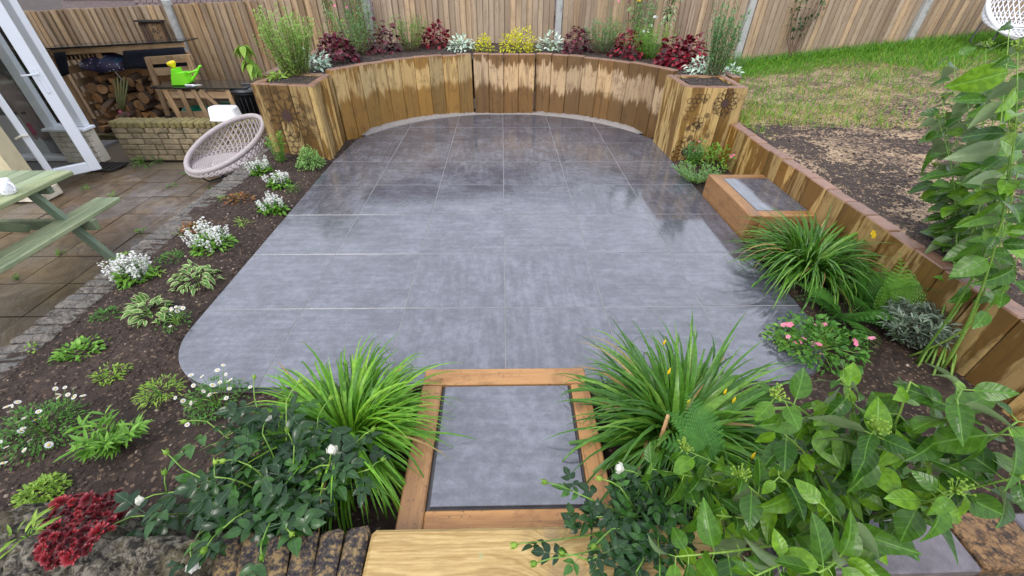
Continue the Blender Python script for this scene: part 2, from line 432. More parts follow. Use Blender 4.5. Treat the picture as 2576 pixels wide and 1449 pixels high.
M['coat_pink'] = plain('raspberry_lining', (.48, .09, .18), .8, .2, 18, .2)
M['appliance'] = plain('appliance_white', (.62, .64, .64), .35, .08, 4, 0)
M['black_felt'] = plain('black_roof_felt', (.013, .015, .021), .85, .5, 30, .3, spec=.15)
M['black_plastic'] = plain('black_plastic', (.016, .017, .02), .4, .3, 20, .1)
M['slate_top'] = plain('wet_black_top', (.013, .015, .016), .15, .4, 12, .1)
M['can_green'] = plain('lime_plastic', (.21, .72, .022), .35, .06, 5, 0)
M['can_yellow'] = plain('yellow_plastic', (.85, .68, .012), .35, .06, 5, 0)
M['can_orange'] = plain('orange_ring', (.75, .16, .01), .4, .06, 5, 0)
M['green_plastic'] = plain('dark_green_plastic', (.01, .16, .085), .4, .3, 9, 0)
M['blue_plastic'] = plain('blue_plastic', (.02, .33, .55), .4, .1, 9, 0)
M['steel'] = plain('pale_steel', (.62, .63, .65), .35, .1, 9, 0, metal=.7)
M['dark_metal'] = plain('grey_tube_metal', (.075, .078, .085), .4, .2, 9, 0, metal=.4)
M['iron'] = plain('rusty_iron', (.03, .024, .02), .65, .4, 20, .3)
M['wicker'] = plain('lilac_grey_wicker', (.37, .325, .325), .6, .25, 30, .3)
M['wicker_white'] = plain('white_wicker', (.62, .62, .65), .55, .15, 30, .3)
M['burn'] = plain('burnt_line', (.045, .022, .010), .8, .4, 60, 0)
M['burn_disc'] = plain('burnt_disc', (.052, .024, .018), .8, .5, 60, .4)
M['roof_tile'] = plain('brown_roof_tile', (.10, .068, .066), .7, .9, 14, .3)
M['roof_dark'] = plain('roof_underlay', (.03, .022, .022), .9, .3, 6, 0)
M['render_far'] = plain('far_brick', (.26, .15, .11), .85, .3, 6, .2)
M['bamboo'] = plain('bamboo_cane', (.47, .27, .13), .5, .25, 12, .2)
M['slate_cap'] = plain('wet_purple_slab', (.10, .088, .10), .3, .8, 18, .8, bdist=.01)
M['cap_orange'] = plain('wet_rust_slab', (.20, .10, .04), .4, 1.0, 22, .9, dirt=(.05, .03, .02), bdist=.01)
M['label_plastic'] = plain('pale_label', (.55, .7, .68), .4, .1, 5, 0)

def m_rough(name, dark, mid, light, tint, s1, s2, dist=2.0, bd=.02):
    """strongly mottled old stone or brick"""
    t = NT(name); pos = t.scaled(t.pos(), (1, 1, 1), t.orand())
    a = t.noise(pos, s1, 9, .72, dist=dist); b = t.noise(pos, s2, 6, .75); e = t.noise(pos, s1*.4, 5, .65)
    f = t.math('ADD', t.math('MULTIPLY', a, .5), t.math('MULTIPLY', b, .5))
    c = t.ramp(f, [(.43, dark), (.5, mid), (.57, light)])
    c = t.mix(t.maprange(e, .5, .58, 0, .6), c, tint)
    c = t.mix(t.maprange(f, .48, .41, 0, .8), c, dark)
    sp = t.n('TexVoronoi'); sp.inputs['Scale'].default_value = s2*2.2; t.l(pos, sp.inputs['Vector'])
    c = t.mix(t.math('MULTIPLY', t.math('GREATER_THAN', t.sep(sp.outputs['Color'])[0], .9), .6), c, light)
    t.bump(t.math('ADD', a, t.math('MULTIPLY', b, .8)), 1.0, bd)
    return t.out(c, .6, .4)
def m_rock(): return m_rough('weathered_rock', (.012, .011, .010), (.10, .085, .060), (.36, .32, .245), (.15, .12, .055), 13.0, 46.0, 2.2, .03)
M['brick_dark'] = m_rough('engineering_brick', (.016, .015, .021), (.075, .055, .042), (.30, .20, .085), (.045, .042, .052), 20.0, 70.0, 1.0, .012)
M['brick_edge'] = m_rough('worn_edging_brick', (.03, .026, .022), (.095, .082, .070), (.20, .175, .145), (.10, .098, .095), 14.0, 60.0, 1.0, .010)
M['cap_orange'] = m_rough('wet_rust_slab', (.025, .016, .012), (.13, .068, .028), (.30, .17, .07), (.17, .10, .05), 22.0, 60.0, 1.0, .012)
M['rock'] = m_rock()

def leaf_mat(name, dark, light, rough=.38, trans=.25, vein=False, back=None, third=None, tip=None, edge=None):
    """leaf colour varies from leaf to leaf ('var' attribute or object random)"""
    t = NT(name); f = t.math('FRACT', t.math('ADD', t.var(), t.orand()))
    st = [(0, dark), (1, light)] if third is None else [(0, dark), (.6, light), (1, third)]
    c = t.ramp(f, st)
    n = t.noise(t.pos(), 60.0, 3)
    c = t.mix(t.maprange(n, .4, .62, .35, 0), c, tuple(q*.55 for q in dark))
    ob = None
    if vein:
        ob = t.objco(); X, Y, Z = t.sep(ob)
        ax = t.math('ABSOLUTE', X)
        ph = t.math('SUBTRACT', Y, t.math('MULTIPLY', ax, .75))
        w = t.math('SINE', t.math('MULTIPLY', ph, 6.283*vein))
        mid = t.maprange(ax, .0, .035, 1, 0)
        c = t.mix(t.math('MULTIPLY', t.maprange(w, .86, 1.0), .2), c, tuple(min(1, q*1.7+.03) for q in light))
        c = t.mix(t.math('MULTIPLY', mid, .45), c, tuple(min(1, q*1.8+.04) for q in light))
        dr = t.n('TexVoronoi'); dr.inputs['Scale'].default_value = 17.0; t.l(ob, dr.inputs['Vector'])
        drop = t.maprange(dr.outputs['Distance'], .26, .10, 0, 1)
        drop = t.math('MULTIPLY', drop, t.math('GREATER_THAN', t.sep(dr.outputs['Color'])[0], .72))
        t.bump(t.math('ADD', t.math('MULTIPLY', w, .16), t.math('ADD', t.math('MULTIPLY', mid, -.9), t.math('MULTIPLY', drop, 1.2))), .5, .02*.09)
    if edge is not None:
        ob = t.objco() if ob is None else ob
        e_ = t.n('Attribute'); e_.attribute_name = 'edge'
        c = t.mix(t.maprange(t.math('ADD', e_.outputs['Fac'], t.math('MULTIPLY', t.math('SUBTRACT', n, .5), .6)), .35, .55), c, edge)
    if back is not None:
        c = t.mix(t.n('NewGeometry').outputs['Backfacing'], c, back)
    t.out(c, rough, .36)
    if trans:
        tr = t.n('BsdfTranslucent'); t.l(c, tr.inputs['Color'])
        mx = t.n('MixShader'); mx.inputs[0].default_value = trans
        t.l(t.b.outputs[0], mx.inputs[1]); t.l(tr.outputs[0], mx.inputs[2]); t.l(mx.outputs[0], t.o.inputs[0])
    return t.m
M['lf_viburnum'] = leaf_mat('viburnum_leaf', (.022, .075, .007), (.068, .175, .010), .30, .25, vein=6.0, back=(.19, .27, .12), third=(.17, .34, .018))
M['lf_rose'] = leaf_mat('rose_leaf', (.006, .028, .006), (.014, .052, .010), .28, .12, vein=4.0, third=(.05, .15, .018))
M['lf_daylily'] = leaf_mat('daylily_bright', (.06, .19, .010), (.17, .41, .025), .4, .28, third=(.30, .54, .05))
M['lf_daylily_dark'] = leaf_mat('daylily_deep', (.032, .105, .010), (.085, .235, .020), .33, .22, third=(.19, .36, .05))
M['lf_dead'] = leaf_mat('dead_blade', (.28, .17, .06), (.45, .33, .13), .6, .2)
M['lf_fern'] = leaf_mat('fern_frond', (.06, .20, .03), (.12, .32, .045), .5, .35)
M['lf_fern_light'] = leaf_mat('fern_frond_lime', (.12, .30, .03), (.2, .42, .05), .5, .3)
M['lf_green'] = leaf_mat('leaf_green', (.05, .165, .02), (.12, .30, .04), .45, .3)
M['lf_bright'] = leaf_mat('leaf_bright_green', (.10, .27, .025), (.24, .47, .06), .45, .3)
M['lf_dark'] = leaf_mat('leaf_dark_green', (.016, .062, .014), (.05, .14, .028), .4, .2)
M['lf_sage'] = leaf_mat('leaf_grey_green', (.12, .25, .09), (.27, .44, .19), .6, .3)
M['lf_lavender'] = leaf_mat('leaf_lavender', (.09, .25, .075), (.20, .42, .15), .55, .3)
M['lf_rosemary'] = leaf_mat('leaf_rosemary', (.22, .42, .06), (.46, .66, .17), .5, .3)
M['lf_silver'] = leaf_mat('leaf_silver', (.42, .55, .42), (.66, .78, .64), .8, .15)
M['lf_silver_dark'] = leaf_mat('leaf_silver_shrub', (.09, .14, .085), (.30, .37, .27), .6, .15)
M['lf_purple'] = leaf_mat('leaf_burgundy', (.040, .006, .012), (.14, .016, .032), .33, .15, third=(.24, .06, .09))
M['lf_redpurple'] = leaf_mat('leaf_red_burgundy', (.06, .006, .012), (.24, .014, .03), .33, .15, third=(.40, .02, .04))
M['lf_yellow'] = leaf_mat('leaf_golden', (.55, .55, .012), (.85, .80, .03), .5, .3)
M['lf_lime'] = leaf_mat('leaf_lime', (.16, .31, .03), (.34, .50, .07), .5, .3)
M['lf_sedum'] = leaf_mat('leaf_sedum', (.12, .30, .06), (.35, .53, .17), .55, .15)
M['lf_bronze'] = leaf_mat('leaf_bronze', (.20, .07, .02), (.34, .15, .04), .5, .2, third=(.12, .17, .03))
M['lf_varieg'] = leaf_mat('leaf_variegated', (.075, .20, .035), (.16, .33, .07), .45, .25, edge=(.62, .66, .32))
M['lf_varieg_pale'] = leaf_mat('leaf_variegated_pale', (.11, .22, .06), (.22, .36, .11), .5, .25, edge=(.62, .68, .45))
M['lf_semp'] = leaf_mat('houseleek_leaf', (.065, .008, .012), (.20, .018, .026), .4, .1, third=(.48, .04, .05))
M['lf_grass'] = leaf_mat('grass_blade', (.06, .20, .014), (.15, .37, .025), .5, .3, third=(.27, .45, .04))
M['lf_grass_dry'] = leaf_mat('yellow_grass_blade', (.33, .34, .05), (.58, .50, .15), .6, .3, third=(.28, .40, .04))
M['stem_green'] = leaf_mat('green_stem', (.10, .22, .03), (.22, .36, .06), .45, 0)
M['dull_stalk'] = plain('dull_green_stalk', (.17, .175, .06), .6, .5, 30, .2)
M['stem_brown'] = plain('brown_stem', (.11, .06, .035), .7, .4, 20, .2)
M['stem_red'] = plain('russet_stem', (.14, .055, .035), .6, .3, 20, .1)
M['white_petal'] = leaf_mat('white_petal', (.70, .70, .66), (.85, .85, .83), .6, .2)
M['cream_petal'] = leaf_mat('cream_petal', (.74, .72, .60), (.86, .85, .78), .55, .25)
M['pink_petal'] = leaf_mat('pink_petal', (.72, .17, .28), (.86, .38, .46), .55, .25)
M['yellow_petal'] = leaf_mat('yellow_petal', (.80, .52, .008), (.90, .72, .02), .5, .2)
M['blue_petal'] = leaf_mat('violet_petal', (.07, .05, .16), (.15, .10, .27), .6, .1)
M['daisy_eye'] = plain('daisy_eye', (.72, .45, .02), .6, .2, 40, .2)
def m_umb():
    t = NT('starry_fabric'); pos = t.objco()
    n = t.noise(pos, 6.0, 4); c = t.ramp(n, [(.4, (.012, .012, .03)), (.55, (.045, .025, .07)), (.68, (.03, .10, .16))])
    v = t.n('TexVoronoi'); v.inputs['Scale'].default_value = 26.0; t.l(pos, v.inputs['Vector'])
    st = t.math('MULTIPLY', t.maprange(v.outputs['Distance'], .24, .12), t.math('GREATER_THAN', t.sep(v.outputs['Color'])[1], .45))
    c = t.mix(st, c, (.6, .62, .7)); return t.out(c, .5)
M['umbrella'] = m_umb()
def m_glass():
    t = NT('window_glass'); t.out((.9, .95, .95), .02)
    gl = t.n('BsdfGlossy'); gl.inputs['Roughness'].default_value = .02; gl.inputs['Color'].default_value = (1, 1, 1, 1)
    tr = t.n('BsdfTransparent'); tr.inputs['Color'].default_value = (.93, .95, .95, 1)
    fr = t.n('Fresnel'); fr.inputs['IOR'].default_value = 1.45
    mx = t.n('MixShader'); t.l(fr.outputs[0], mx.inputs[0]); t.l(tr.outputs[0], mx.inputs[1]); t.l(gl.outputs[0], mx.inputs[2])
    t.l(mx.outputs[0], t.o.inputs[0]); return t.m
M['glass'] = m_glass()
# ---------------------------------------------------------------- setting: ground, patio, beds, lawn
def struct(o, label=None): o['kind'] = 'structure'; return o
def grid_surface(name, x0, x1, y0, y1, step, zf, mat, keep=None):
    nx = max(2, int((x1-x0)/step)+1); ny = max(2, int((y1-y0)/step)+1)
    X, Y = np.meshgrid(np.linspace(x0, x1, nx), np.linspace(y0, y1, ny)); Z = zf(X, Y)
    V = np.stack([X.ravel(), Y.ravel(), Z.ravel()], 1)
    i = np.arange(nx*ny).reshape(ny, nx)
    F = np.stack([i[:-1, :-1].ravel(), i[:-1, 1:].ravel(), i[1:, 1:].ravel(), i[1:, :-1].ravel()], 1)
    if keep is not None:
        c = V[F].mean(1); F = F[keep(c[:, 0], c[:, 1])]
    return link(name, fastmesh(name, V, F, mat))

MB().box((0, 40, -1.3), (160, 160, .2)).build('ground', M['soil'])['kind'] = 'structure'

# patio outline (convex, anticlockwise)
def arc(cx, cy, r, a0, a1, n): return [(cx+r*math.cos(R(a0+(a1-a0)*k/n)), cy+r*math.sin(R(a0+(a1-a0)*k/n))) for k in range(n+1)]
OUT = [(1.80, 1.75)] + arc(0, 4.20, 1.945, 22, 158, 40)[0:0]
PAT = arc(1.37, 1.77, .425, -90, 0, 8) + [(1.805, 4.3)] + arc(.035, 4.19, 1.968, 26, 154, 44) + [(-1.79, 4.3)] + arc(-1.335, 1.775, .435, 180, 270, 14)
def clip(poly, P):
    out = poly
    n = len(P)
    for i in range(n):
        a = P[i]; b = P[(i+1) % n]; inp = out; out = []
        if not inp: return []
        def side(p): return (b[0]-a[0])*(p[1]-a[1])-(b[1]-a[1])*(p[0]-a[0])
        for j in range(len(inp)):
            p = inp[j]; q = inp[(j+1) % len(inp)]; sp = side(p); sq = side(q)
            if sp >= 0: out.append(p)
            if (sp >= 0) != (sq >= 0):
                t = sp/(sp-sq); out.append((p[0]+(q[0]-p[0])*t, p[1]+(q[1]-p[1])*t))
    return out
patio = MB().prism(PAT, -.12, -.0016).build('patio', M['grout']); struct(patio)
ys = [5.528+.6, 5.528] + [5.528-.6*k for k in range(1, 7)] + [1.30]
xs = [-1.9, -1.2, -.6, 0, .6, 1.2, 1.9]
g = .0031
for yi in range(len(ys)-1):
    for xi in range(len(xs)-1):
        gy = .0039; q = clip([(xs[xi]+g, ys[yi+1]+gy), (xs[xi+1]-g, ys[yi+1]+gy), (xs[xi+1]-g, ys[yi]-gy), (xs[xi]+g, ys[yi]-gy)], PAT)
        if len(q) < 3: continue
        area = abs(sum(q[k][0]*q[(k+1) % len(q)][1]-q[(k+1) % len(q)][0]*q[k][1] for k in range(len(q))))/2
        if area < .004: continue
        cx = sum(p[0] for p in q)/len(q); cy = sum(p[1] for p in q)/len(q)
        # arrises eased a little so that the joints read
        top = [(cx+(p[0]-cx)*.998-cx, cy+(p[1]-cy)*.998-cy) for p in q]; bot = [(p[0]-cx, p[1]-cy) for p in q]; n = len(q)
        mb = MB(); mb.add([(p[0], p[1], -.02) for p in bot]+[(p[0], p[1], -.0006) for p in bot]+[(p[0], p[1], 0) for p in top],
            [tuple(range(2*n, 3*n))]+[(i, (i+1) % n, n+(i+1) % n, n+i) for i in range(n)]+[(n+i, n+(i+1) % n, 2*n+(i+1) % n, 2*n+i) for i in range(n)])
        o = mb.build('tile', M['tile'], patio, loc=(cx, cy, rnd.uniform(-.0003, .0003)))
        o.rotation_euler = (rnd.uniform(-.0012, .0012), rnd.uniform(-.0012, .0012), 0)
# lumpy sand-and-cement haunching between the paving arc and the curved timber wall
mb = MB(); A0, A1, nA = 33, 149, 260; vs = []
for k in range(nA+1):
    a = R(A0+(A1-A0)*k/nA); c, s_ = math.cos(a), math.sin(a)
    w = mnoise.noise(Vector((k*.13, 3.1, 0)))*.5+mnoise.noise(Vector((k*.45, 1.1, 0)))*.35
    flank = max(0, min(1, (abs(A0+(A1-A0)*k/nA-90)-8)/22)) * (1.35 if c < 0 else .75)
    tap = min(1, k/10, (nA-k)/10); w += mnoise.noise(Vector((k*1.1, 7.7, 0)))*.5
    h = (.010+.022*w+.018*flank)*tap-.012*(1-tap); e = .012+.030*w+(.05 if c > 0 and flank > .1 else 0)
    for r, z in ((1.95, -.03), (1.972+.016*w+(.05*flank if c > 0 else 0), .0015), (1.99+.018*w+(.05*flank if c > 0 else 0), .004+h*.6), (2.02+e, h), (2.24, h)):
        vs.append((r*c+.015, 4.19+r*s_, z))
fs = [(k*5+j, k*5+j+1, (k+1)*5+j+1, (k+1)*5+j) for k in range(nA) for j in range(4)]
mb.add(vs, fs); o = mb.build('mortar_haunch', M['mortar'], patio, smooth=True)

# planted ground at patio level: left, front and right borders
def soil_z(X, Y):
    z = -.035+.05*fbm(X*3.1, Y*3.1, 3, 3)+.02*fbm(X*17, Y*17, 5, 3)
    d = np.maximum(np.maximum(np.abs(X)-1.79, 1.345-Y), 0)             # distance outside the patio
    z = z-.035*np.exp(-d*14)
    return z+.03*np.clip((-X-1.8)*2, 0, 1)
def inside_pat(X, Y):
    r = np.ones_like(X, bool); n = len(PAT)
    for i in range(n):
        a = PAT[i]; b = PAT[(i+1) % n]
        r &= ((b[0]-a[0])*(Y-a[1])-(b[1]-a[1])*(X-a[0])) > .02
    return r
struct(grid_surface('border_soil', -2.56, 2.36, .45, 5.2, .025, soil_z, M['soil'], keep=lambda X, Y: ~inside_pat(X, Y) & ~((np.abs(X) < .26) & (Y > .75) & (Y < 1.3))))
# soil of the raised bed
def rsoil_z(X, Y): return .668+.028*((np.abs(X) > 1.88) & (Y < 4.98))+.02*fbm(X*3, Y*3, 9, 3)+.03*fbm(X*14, Y*14, 4, 3)-.02
struct(grid_surface('raised_bed_soil', -2.7, 2.7, 4.55, 7.75, .03, rsoil_z, M['soil_raised'],
    keep=lambda X, Y: (np.where(X > .4, X**2+(Y-4.19)**2 > 2.19**2, X**2+(Y-4.19)**2 > 2.10**2) & (Y > 5.02)) | ((np.abs(X) > 1.92) & (np.abs(X) < 2.36) & (Y > 4.5))))

# lawn on the right, terrain that climbs to the right
def lawn_z(X, Y): return .375+.104*np.maximum(0, X-3.8)+.015*fbm(X*2.2, Y*2.2, 2, 3)+.03*fbm(X*11, Y*11, 8, 3)-.02
lawn = struct(grid_surface('lawn', 2.38, 12.5, -1.5, 7.82, .05, lawn_z, M['lawn'], keep=lambda X, Y: (X > 2.68) | (Y < 4.95)))
MB().add([(2.3, 7.75, -1.25), (40, 7.75, -1.25), (40, 60, -1.25), (-60, 60, -1.25), (-60, 7.75, -1.25)], [(0, 1, 2, 3, 4)]).build('neighbouring_ground', M['soil'])['kind'] = 'structure'
# front terrace: where the photographer stands
struct(MB().box((0.2, -.87, -.25), (9.0, 2.46, .6)).build('front_terrace', M['lawn']))

# old paved yard on the left, 0.4 m lower
yard = MB().box((-5.3, 3.2, -.56), (5.45, 6.2, .26)).build('yard', M['brick_mortar']); struct(yard)
smb = []
for k in range(6):
    mb = MB(); n = 5
    # riven top: small height field with eased edge
    e = .1962; vs = []; fs = []
    for j in range(n+1):
        for i in range(n+1):
            x = -e+2*e*i/n; y = -e+2*e*j/n
            edge = (i in (0, n)) or (j in (0, n))
            vs.append((x, y, (-.003 if edge else .004*mnoise.noise(Vector((x*9+k*7, y*9, k))))))
    for j in range(n):
        for i in range(n): a = j*(n+1)+i; fs.append((a, a+1, a+n+2, a+n+1))
    b0 = len(vs); ring = [i for i in range(n+1)]+[(j+1)*(n+1)-1 for j in range(1, n+1)]+[n*(n+1)+i for i in range(n-1, -1, -1)]+[j*(n+1) for j in range(n-1, 0, -1)]
    for i in ring: vs.append((vs[i][0], vs[i][1], -.05))
    for q in range(len(ring)): fs.append((b0+q, b0+(q+1) % len(ring), ring[(q+1) % len(ring)], ring[q]))
    smb.append(MB().add(vs, fs).mesh('slab', M['slab'], False))
for iy in range(13):
    for ix in range(7):
        x = -4.9+.4*ix; y = .55+.402*iy-.005
        if y > 5.35 or x > -2.72: continue
        o = link('slab', smb[rnd.randrange(6)], yard); o.location = (x, y, -.408+rnd.uniform(-.003, .003)); o.rotation_euler = (rnd.uniform(-.005, .005), rnd.uniform(-.005, .005), rnd.choice((0, 1, 2, 3))*math.pi/2)
# raised ground behind the yard's brick wall, and the log store's hardstanding
struct(MB().box((-3.75, 6.7, -.35), (2.3, 2.2, .5)).build('back_border', M['soil']))
struct(MB().box((-6.4, 6.6, -.62), (3.0, 2.5, .2)).build('log_store_base', M['soil']))
# ---------------------------------------------------------------- timber walls and planters
_bc = {}
def board_mesh(w, t, h, mat, name='board', bev=.007, vari=0):
    key = (round(w, 3), round(t, 3), round(h, 3), mat.name, name, vari)
    if key in _bc: return _bc[key]
    mb = MB(); mb.box((0, 0, h/2), (w, t, h), bev=bev)
    mb.mi[1] = 1
    for i in range(2+16, 2+24): mb.mi[i] = 1
    _bc[key] = mb.mesh(name, [mat, M['end_grain']]); return _bc[key]
def side(parent, P, Q, z0, z1, mat, t=.1, w=.2, jitter=.004, name='board'):
    """upright boards whose outer face runs from P to Q (thickness to the left of P->Q)"""
    P = Vector(P); Q = Vector(Q); d = Q-P; L = d.length; d.normalize(); nrm = Vector((-d.y, d.x)); s = 0.0; rz = math.atan2(d.y, d.x)
    while s < L-.012:
        ww = min(w, L-s); ww = L-s if L-s-ww < .03 else ww
        c = P+d*(s+ww/2)+nrm*(t/2+rnd.uniform(-jitter, jitter))
        o = link(name, board_mesh(ww-.005, t, round(z1-z0+rnd.choice((-.004, 0, 0, .004)), 3), mat, name), parent)
        o.location = (c.x, c.y, z0); o.rotation_euler = (rnd.uniform(-.004, .004), rnd.uniform(-.003, .003), rz); s += ww
cw = thing('curved_planter_wall', 'curved retaining wall of upright timber sleepers with pale dry streaks, behind the grey patio', 'planter wall')
def arc_boards(a0, a1, rad, mat, z1):
    n = int(round(abs(R(a1-a0))*rad/.2)); 
    for k in range(n):
        a = R(a0+(a1-a0)*(k+.5)/n); r = rad+.05+rnd.uniform(-.006, .006)
        o = link('board', board_mesh(.199*abs(R(a1-a0))*rad/n/.2, .1, z1+.05+rnd.choice((-.006, 0, 0, .004)), mat), cw)
        o.location = (r*math.sin(a), 4.19+r*math.cos(a), -.05); o.rotation_euler = (0, rnd.uniform(-.004, .004), -a)
arc_boards(-65, -11.5, 2.035, M['sleeper_left'], .735)
arc_boards(12.2, 64, 2.10, M['sleeper_far'], .735)
side(cw, (-.385, 6.17), (.43, 6.17), -.05, .738, M['sleeper_far'], w=.2)
# the returns of the raised bed back to the fence
side(cw, (-2.66, 7.7), (-2.62, 5.05), -.2, .70, M['sleeper_left'])
side(cw, (2.62, 5.0), (2.66, 7.7), -.05, .70, M['sleeper_far'])

lp = thing('corner_planter', 'square timber planter with a burnt sunflower drawing, holding rosemary, beside the wicker chair', 'planter', (-2.16, 4.75, 0))
rp = thing('corner_planter', 'square timber planter with burnt sunflowers and a bee, beside the low retaining wall', 'planter', (2.1, 4.68, 0))
def planter(root, FL, FR, BR, BL, h, mat, th=.07):
    o = root.location.xy
    pts = [Vector(p)-o for p in (FL, FR, BR, BL)]
    FL, FR, BR, BL = pts
    ux = (FR-FL).normalized()
    side(root, FL, FR, -.05, h, mat, th)
    v = (BR-FR).normalized(); side(root, FR+v*th, BR, -.05, h, mat, th)
    side(root, BR-ux*th, BL+ux*th, -.05, h, mat, th)
    v = (FL-BL).normalized(); side(root, BL, FL-v*th, -.05, h, mat, th)
LPC = [(-2.49, 4.53), (-1.84, 4.42), (-1.86, 5.03), (-2.45, 5.10)]
RPC = [(1.80, 4.38), (2.40, 4.37), (2.40, 5.00), (1.79, 5.00)]
planter(lp, *LPC, .71, M['sleeper_box']); planter(rp, *RPC, .72, M['sleeper_box'])

# burnt drawings: thin dark lines on the planter fronts
def drawing(root, FL, FR, parts, discs):
    o = root.location.xy; FL = Vector(FL)-o; FR = Vector(FR)-o; u = (FR-FL).normalized(); nrm = Vector((u.y, -u.x)); W_ = (FR-FL).length
    def P(s, z, off=.0075): q = FL+u*s+nrm*off; return (q.x, q.y, z)
    mb = MB()
    for pl, w in parts:
        for (a, b) in zip(pl[:-1], pl[1:]):
            d = Vector((b[0]-a[0], b[1]-a[1])); 
            if d.length < 1e-6: continue
            d.normalize(); n = Vector((-d.y, d.x))*w/2; e = d*w*.3
            vs = [P(a[0]-n.x-e.x, a[1]-n.y-e.y), P(b[0]-n.x+e.x, b[1]-n.y+e.y), P(b[0]+n.x+e.x, b[1]+n.y+e.y), P(a[0]+n.x-e.x, a[1]+n.y-e.y)]
            mb.add(vs, [(0, 1, 2, 3)])
    mb.build('burnt_drawing', M['burn'], root)
    for (s, z, r) in discs:
        mb = MB(); n = 22; mb.add([P(s+r*math.cos(k*2*math.pi/n)*(1+.04*math.sin(3*k)), z+r*1.06*math.sin(k*2*math.pi/n), .0085) for k in range(n)], [tuple(range(n))]); mb.build('burnt_disc', M['burn_disc'], root)
def petals(cx, cz, r0, r1, n, w=.0045, a0=0.0, pts=None):
    out = []
    for k in range(n):
        a = a0+2*math.pi*k/n; rr = r1*rnd.uniform(.86, 1.08); hw = 2*math.pi/n*.62
        out.append(([(cx+math.cos(a-hw*q)*(r0+(rr-r0)*h), cz+math.sin(a-hw*q)*(r0+(rr-r0)*h)) for q, h in ((.75, 0), (.95, .35), (.75, .68), (0, 1), (-.75, .68), (-.95, .35), (-.75, 0))], w))
    return out
def ring(cx, cz, r, n=12, w=.005): return [([(cx+r*math.cos(2*math.pi*k/n), cz+r*math.sin(2*math.pi*k/n)) for k in range(n+1)], w)]
def rays(cx, cz, r0, r1, n, w=.004): return [([(cx+r0*math.cos(a), cz+r0*math.sin(a)), (cx+r1*math.cos(a), cz+r1*math.sin(a))], w) for a in [2*math.pi*(k+.3)/n for k in range(n)]]
def smallflower(cx, cz, r):
    o = ring(cx, cz, r*.22, 7, .003)
    for k in range(8):
        a = 2*math.pi*k/8+.2; o += ring(cx+math.cos(a)*r*.66, cz+math.sin(a)*r*.66, r*.26, 6, .0028)
    return o
def hexes(cx, cz, r, cells):
    return [p for (i, j) in cells for p in ring(cx+r*1.75*(i+.5*(j % 2)), cz+r*1.5*j, r, 6, .004)]
dr = petals(.30, .42, .068, .205, 11) + petals(.30, .42, .15, .235, 11, .0045, .28) + rays(.30, .42, .05, .085, 30)
for q in ((.14, .655, .05), (.25, .665, .042), (.54, .50, .05), (.56, .37, .042), (.53, .255, .062), (.34, .20, .045), (.44, .17, .06)): dr += smallflower(*q)
dr += hexes(.24, .02, .038, [(0, 0), (1, 0), (2, 0), (0, 1), (1, 1), (0, 2), (1, 2), (-1, 2), (0, 3), (3, 1)])
drawing(lp, LPC[0], LPC[1], dr, [(.30, .42, .052)])
dr = petals(.405, .575, .036, .112, 12) + petals(.405, .575, .08, .125, 12, .004, .25) + petals(.13, .09, .036, .135, 12) + petals(.13, .09, .1, .15, 12, .004, .26)
dr += hexes(.05, .44, .026, [(0, 0), (0, 2), (1, 2), (0, 4), (1, 4), (2, 4), (1, 5), (2, 5), (1, 3), (3, 5)])
# bee and its dotted path
dr += ring(.185, .37, .028, 10)+ring(.20, .345, .022, 9)+[([(.165, .385), (.21, .36)], .004), ([(.16, .365), (.205, .345)], .004), ([(.175, .395), (.215, .375)], .004)]
dr += petals(.19, .385, .02, .065, 4, .004, .9)+petals(.17, .345, .02, .06, 3, .004, 3.4)
path = [(.215+.011*k, .345+.03*math.sin(k*.35)-.004*k*.6) for k in range(18)]
dr += [(list(p), .0035) for p in zip(path[::2], path[1::2])]
for q in ((.20, .60, .03), (.26, .46, .028), (.10, .33, .03), (.32, .26, .03), (.15, .24, .028)): dr += smallflower(*q)
drawing(rp, RPC[0], RPC[1], dr, [(.405, .575, .038), (.13, .09, .038)])

# low retaining wall between the right-hand border and the lawn
rw = thing('low_retaining_wall', 'low straight retaining wall of upright amber sleepers holding back the bare lawn', 'retaining wall')
side(rw, (2.31, 4.36), (2.31, .62), -.05, .385, M['sleeper_low'])

# ---------------------------------------------------------------- steps
st = thing('entrance_step', 'single step of orange timber framing one grey tile, in front of the patio', 'step', (0, 1, 0))
def timber(parent, x0, x1, y0, y1, z0, z1, mat, name='timber'):
    mb = MB().box(((x0+x1)/2-parent.location.x, (y0+y1)/2-parent.location.y, (z0+z1)/2-parent.location.z), (x1-x0, y1-y0, z1-z0), bev=.005)
    o = mb.build(name, mat, parent); return o
def step_tile(parent, x0, x1, y0, y1, z):
    cx, cy = (x0+x1)/2, (y0+y1)/2
    o = MB().box((0, 0, -.01), (x1-x0, y1-y0, .02), bev=.0015).build('tile', M['tile'], parent, loc=(cx-parent.location.x, cy-parent.location.y, z-parent.location.z)); return o
timber(st, -.375, .372, 1.245, 1.338, -.06, .122, M['step_wood'])
timber(st, -.378, -.288, .615, 1.243, -.06, .120, M['step_wood_y'])
timber(st, .296, .378, .615, 1.243, -.06, .120, M['step_wood_y'])
timber(st, -.286, .294, .60, .692, -.06, .119, M['step_wood'])
MB().box((0.004, -.032, .0), (.58, .55, .2)).build('bedding', M['grout_dark'], st)
step_tile(st, -.272, .281, .704, 1.236, .117)
ss = thing('side_step', 'raised orange timber step with wet grey tile against the low retaining wall', 'step', (2.05, 3.1, 0))
timber(ss, 1.812, 1.905, 2.725, 3.515, -.03, .19, M['step_wood_y'])
timber(ss, 1.907, 2.305, 2.727, 2.815, -.03, .188, M['step_wood'])
timber(ss, 1.907, 2.305, 3.44, 3.513, -.03, .187, M['step_wood'])
MB().box((.057, .03, .07), (.39, .61, .2)).build('bedding', M['grout_dark'], ss)
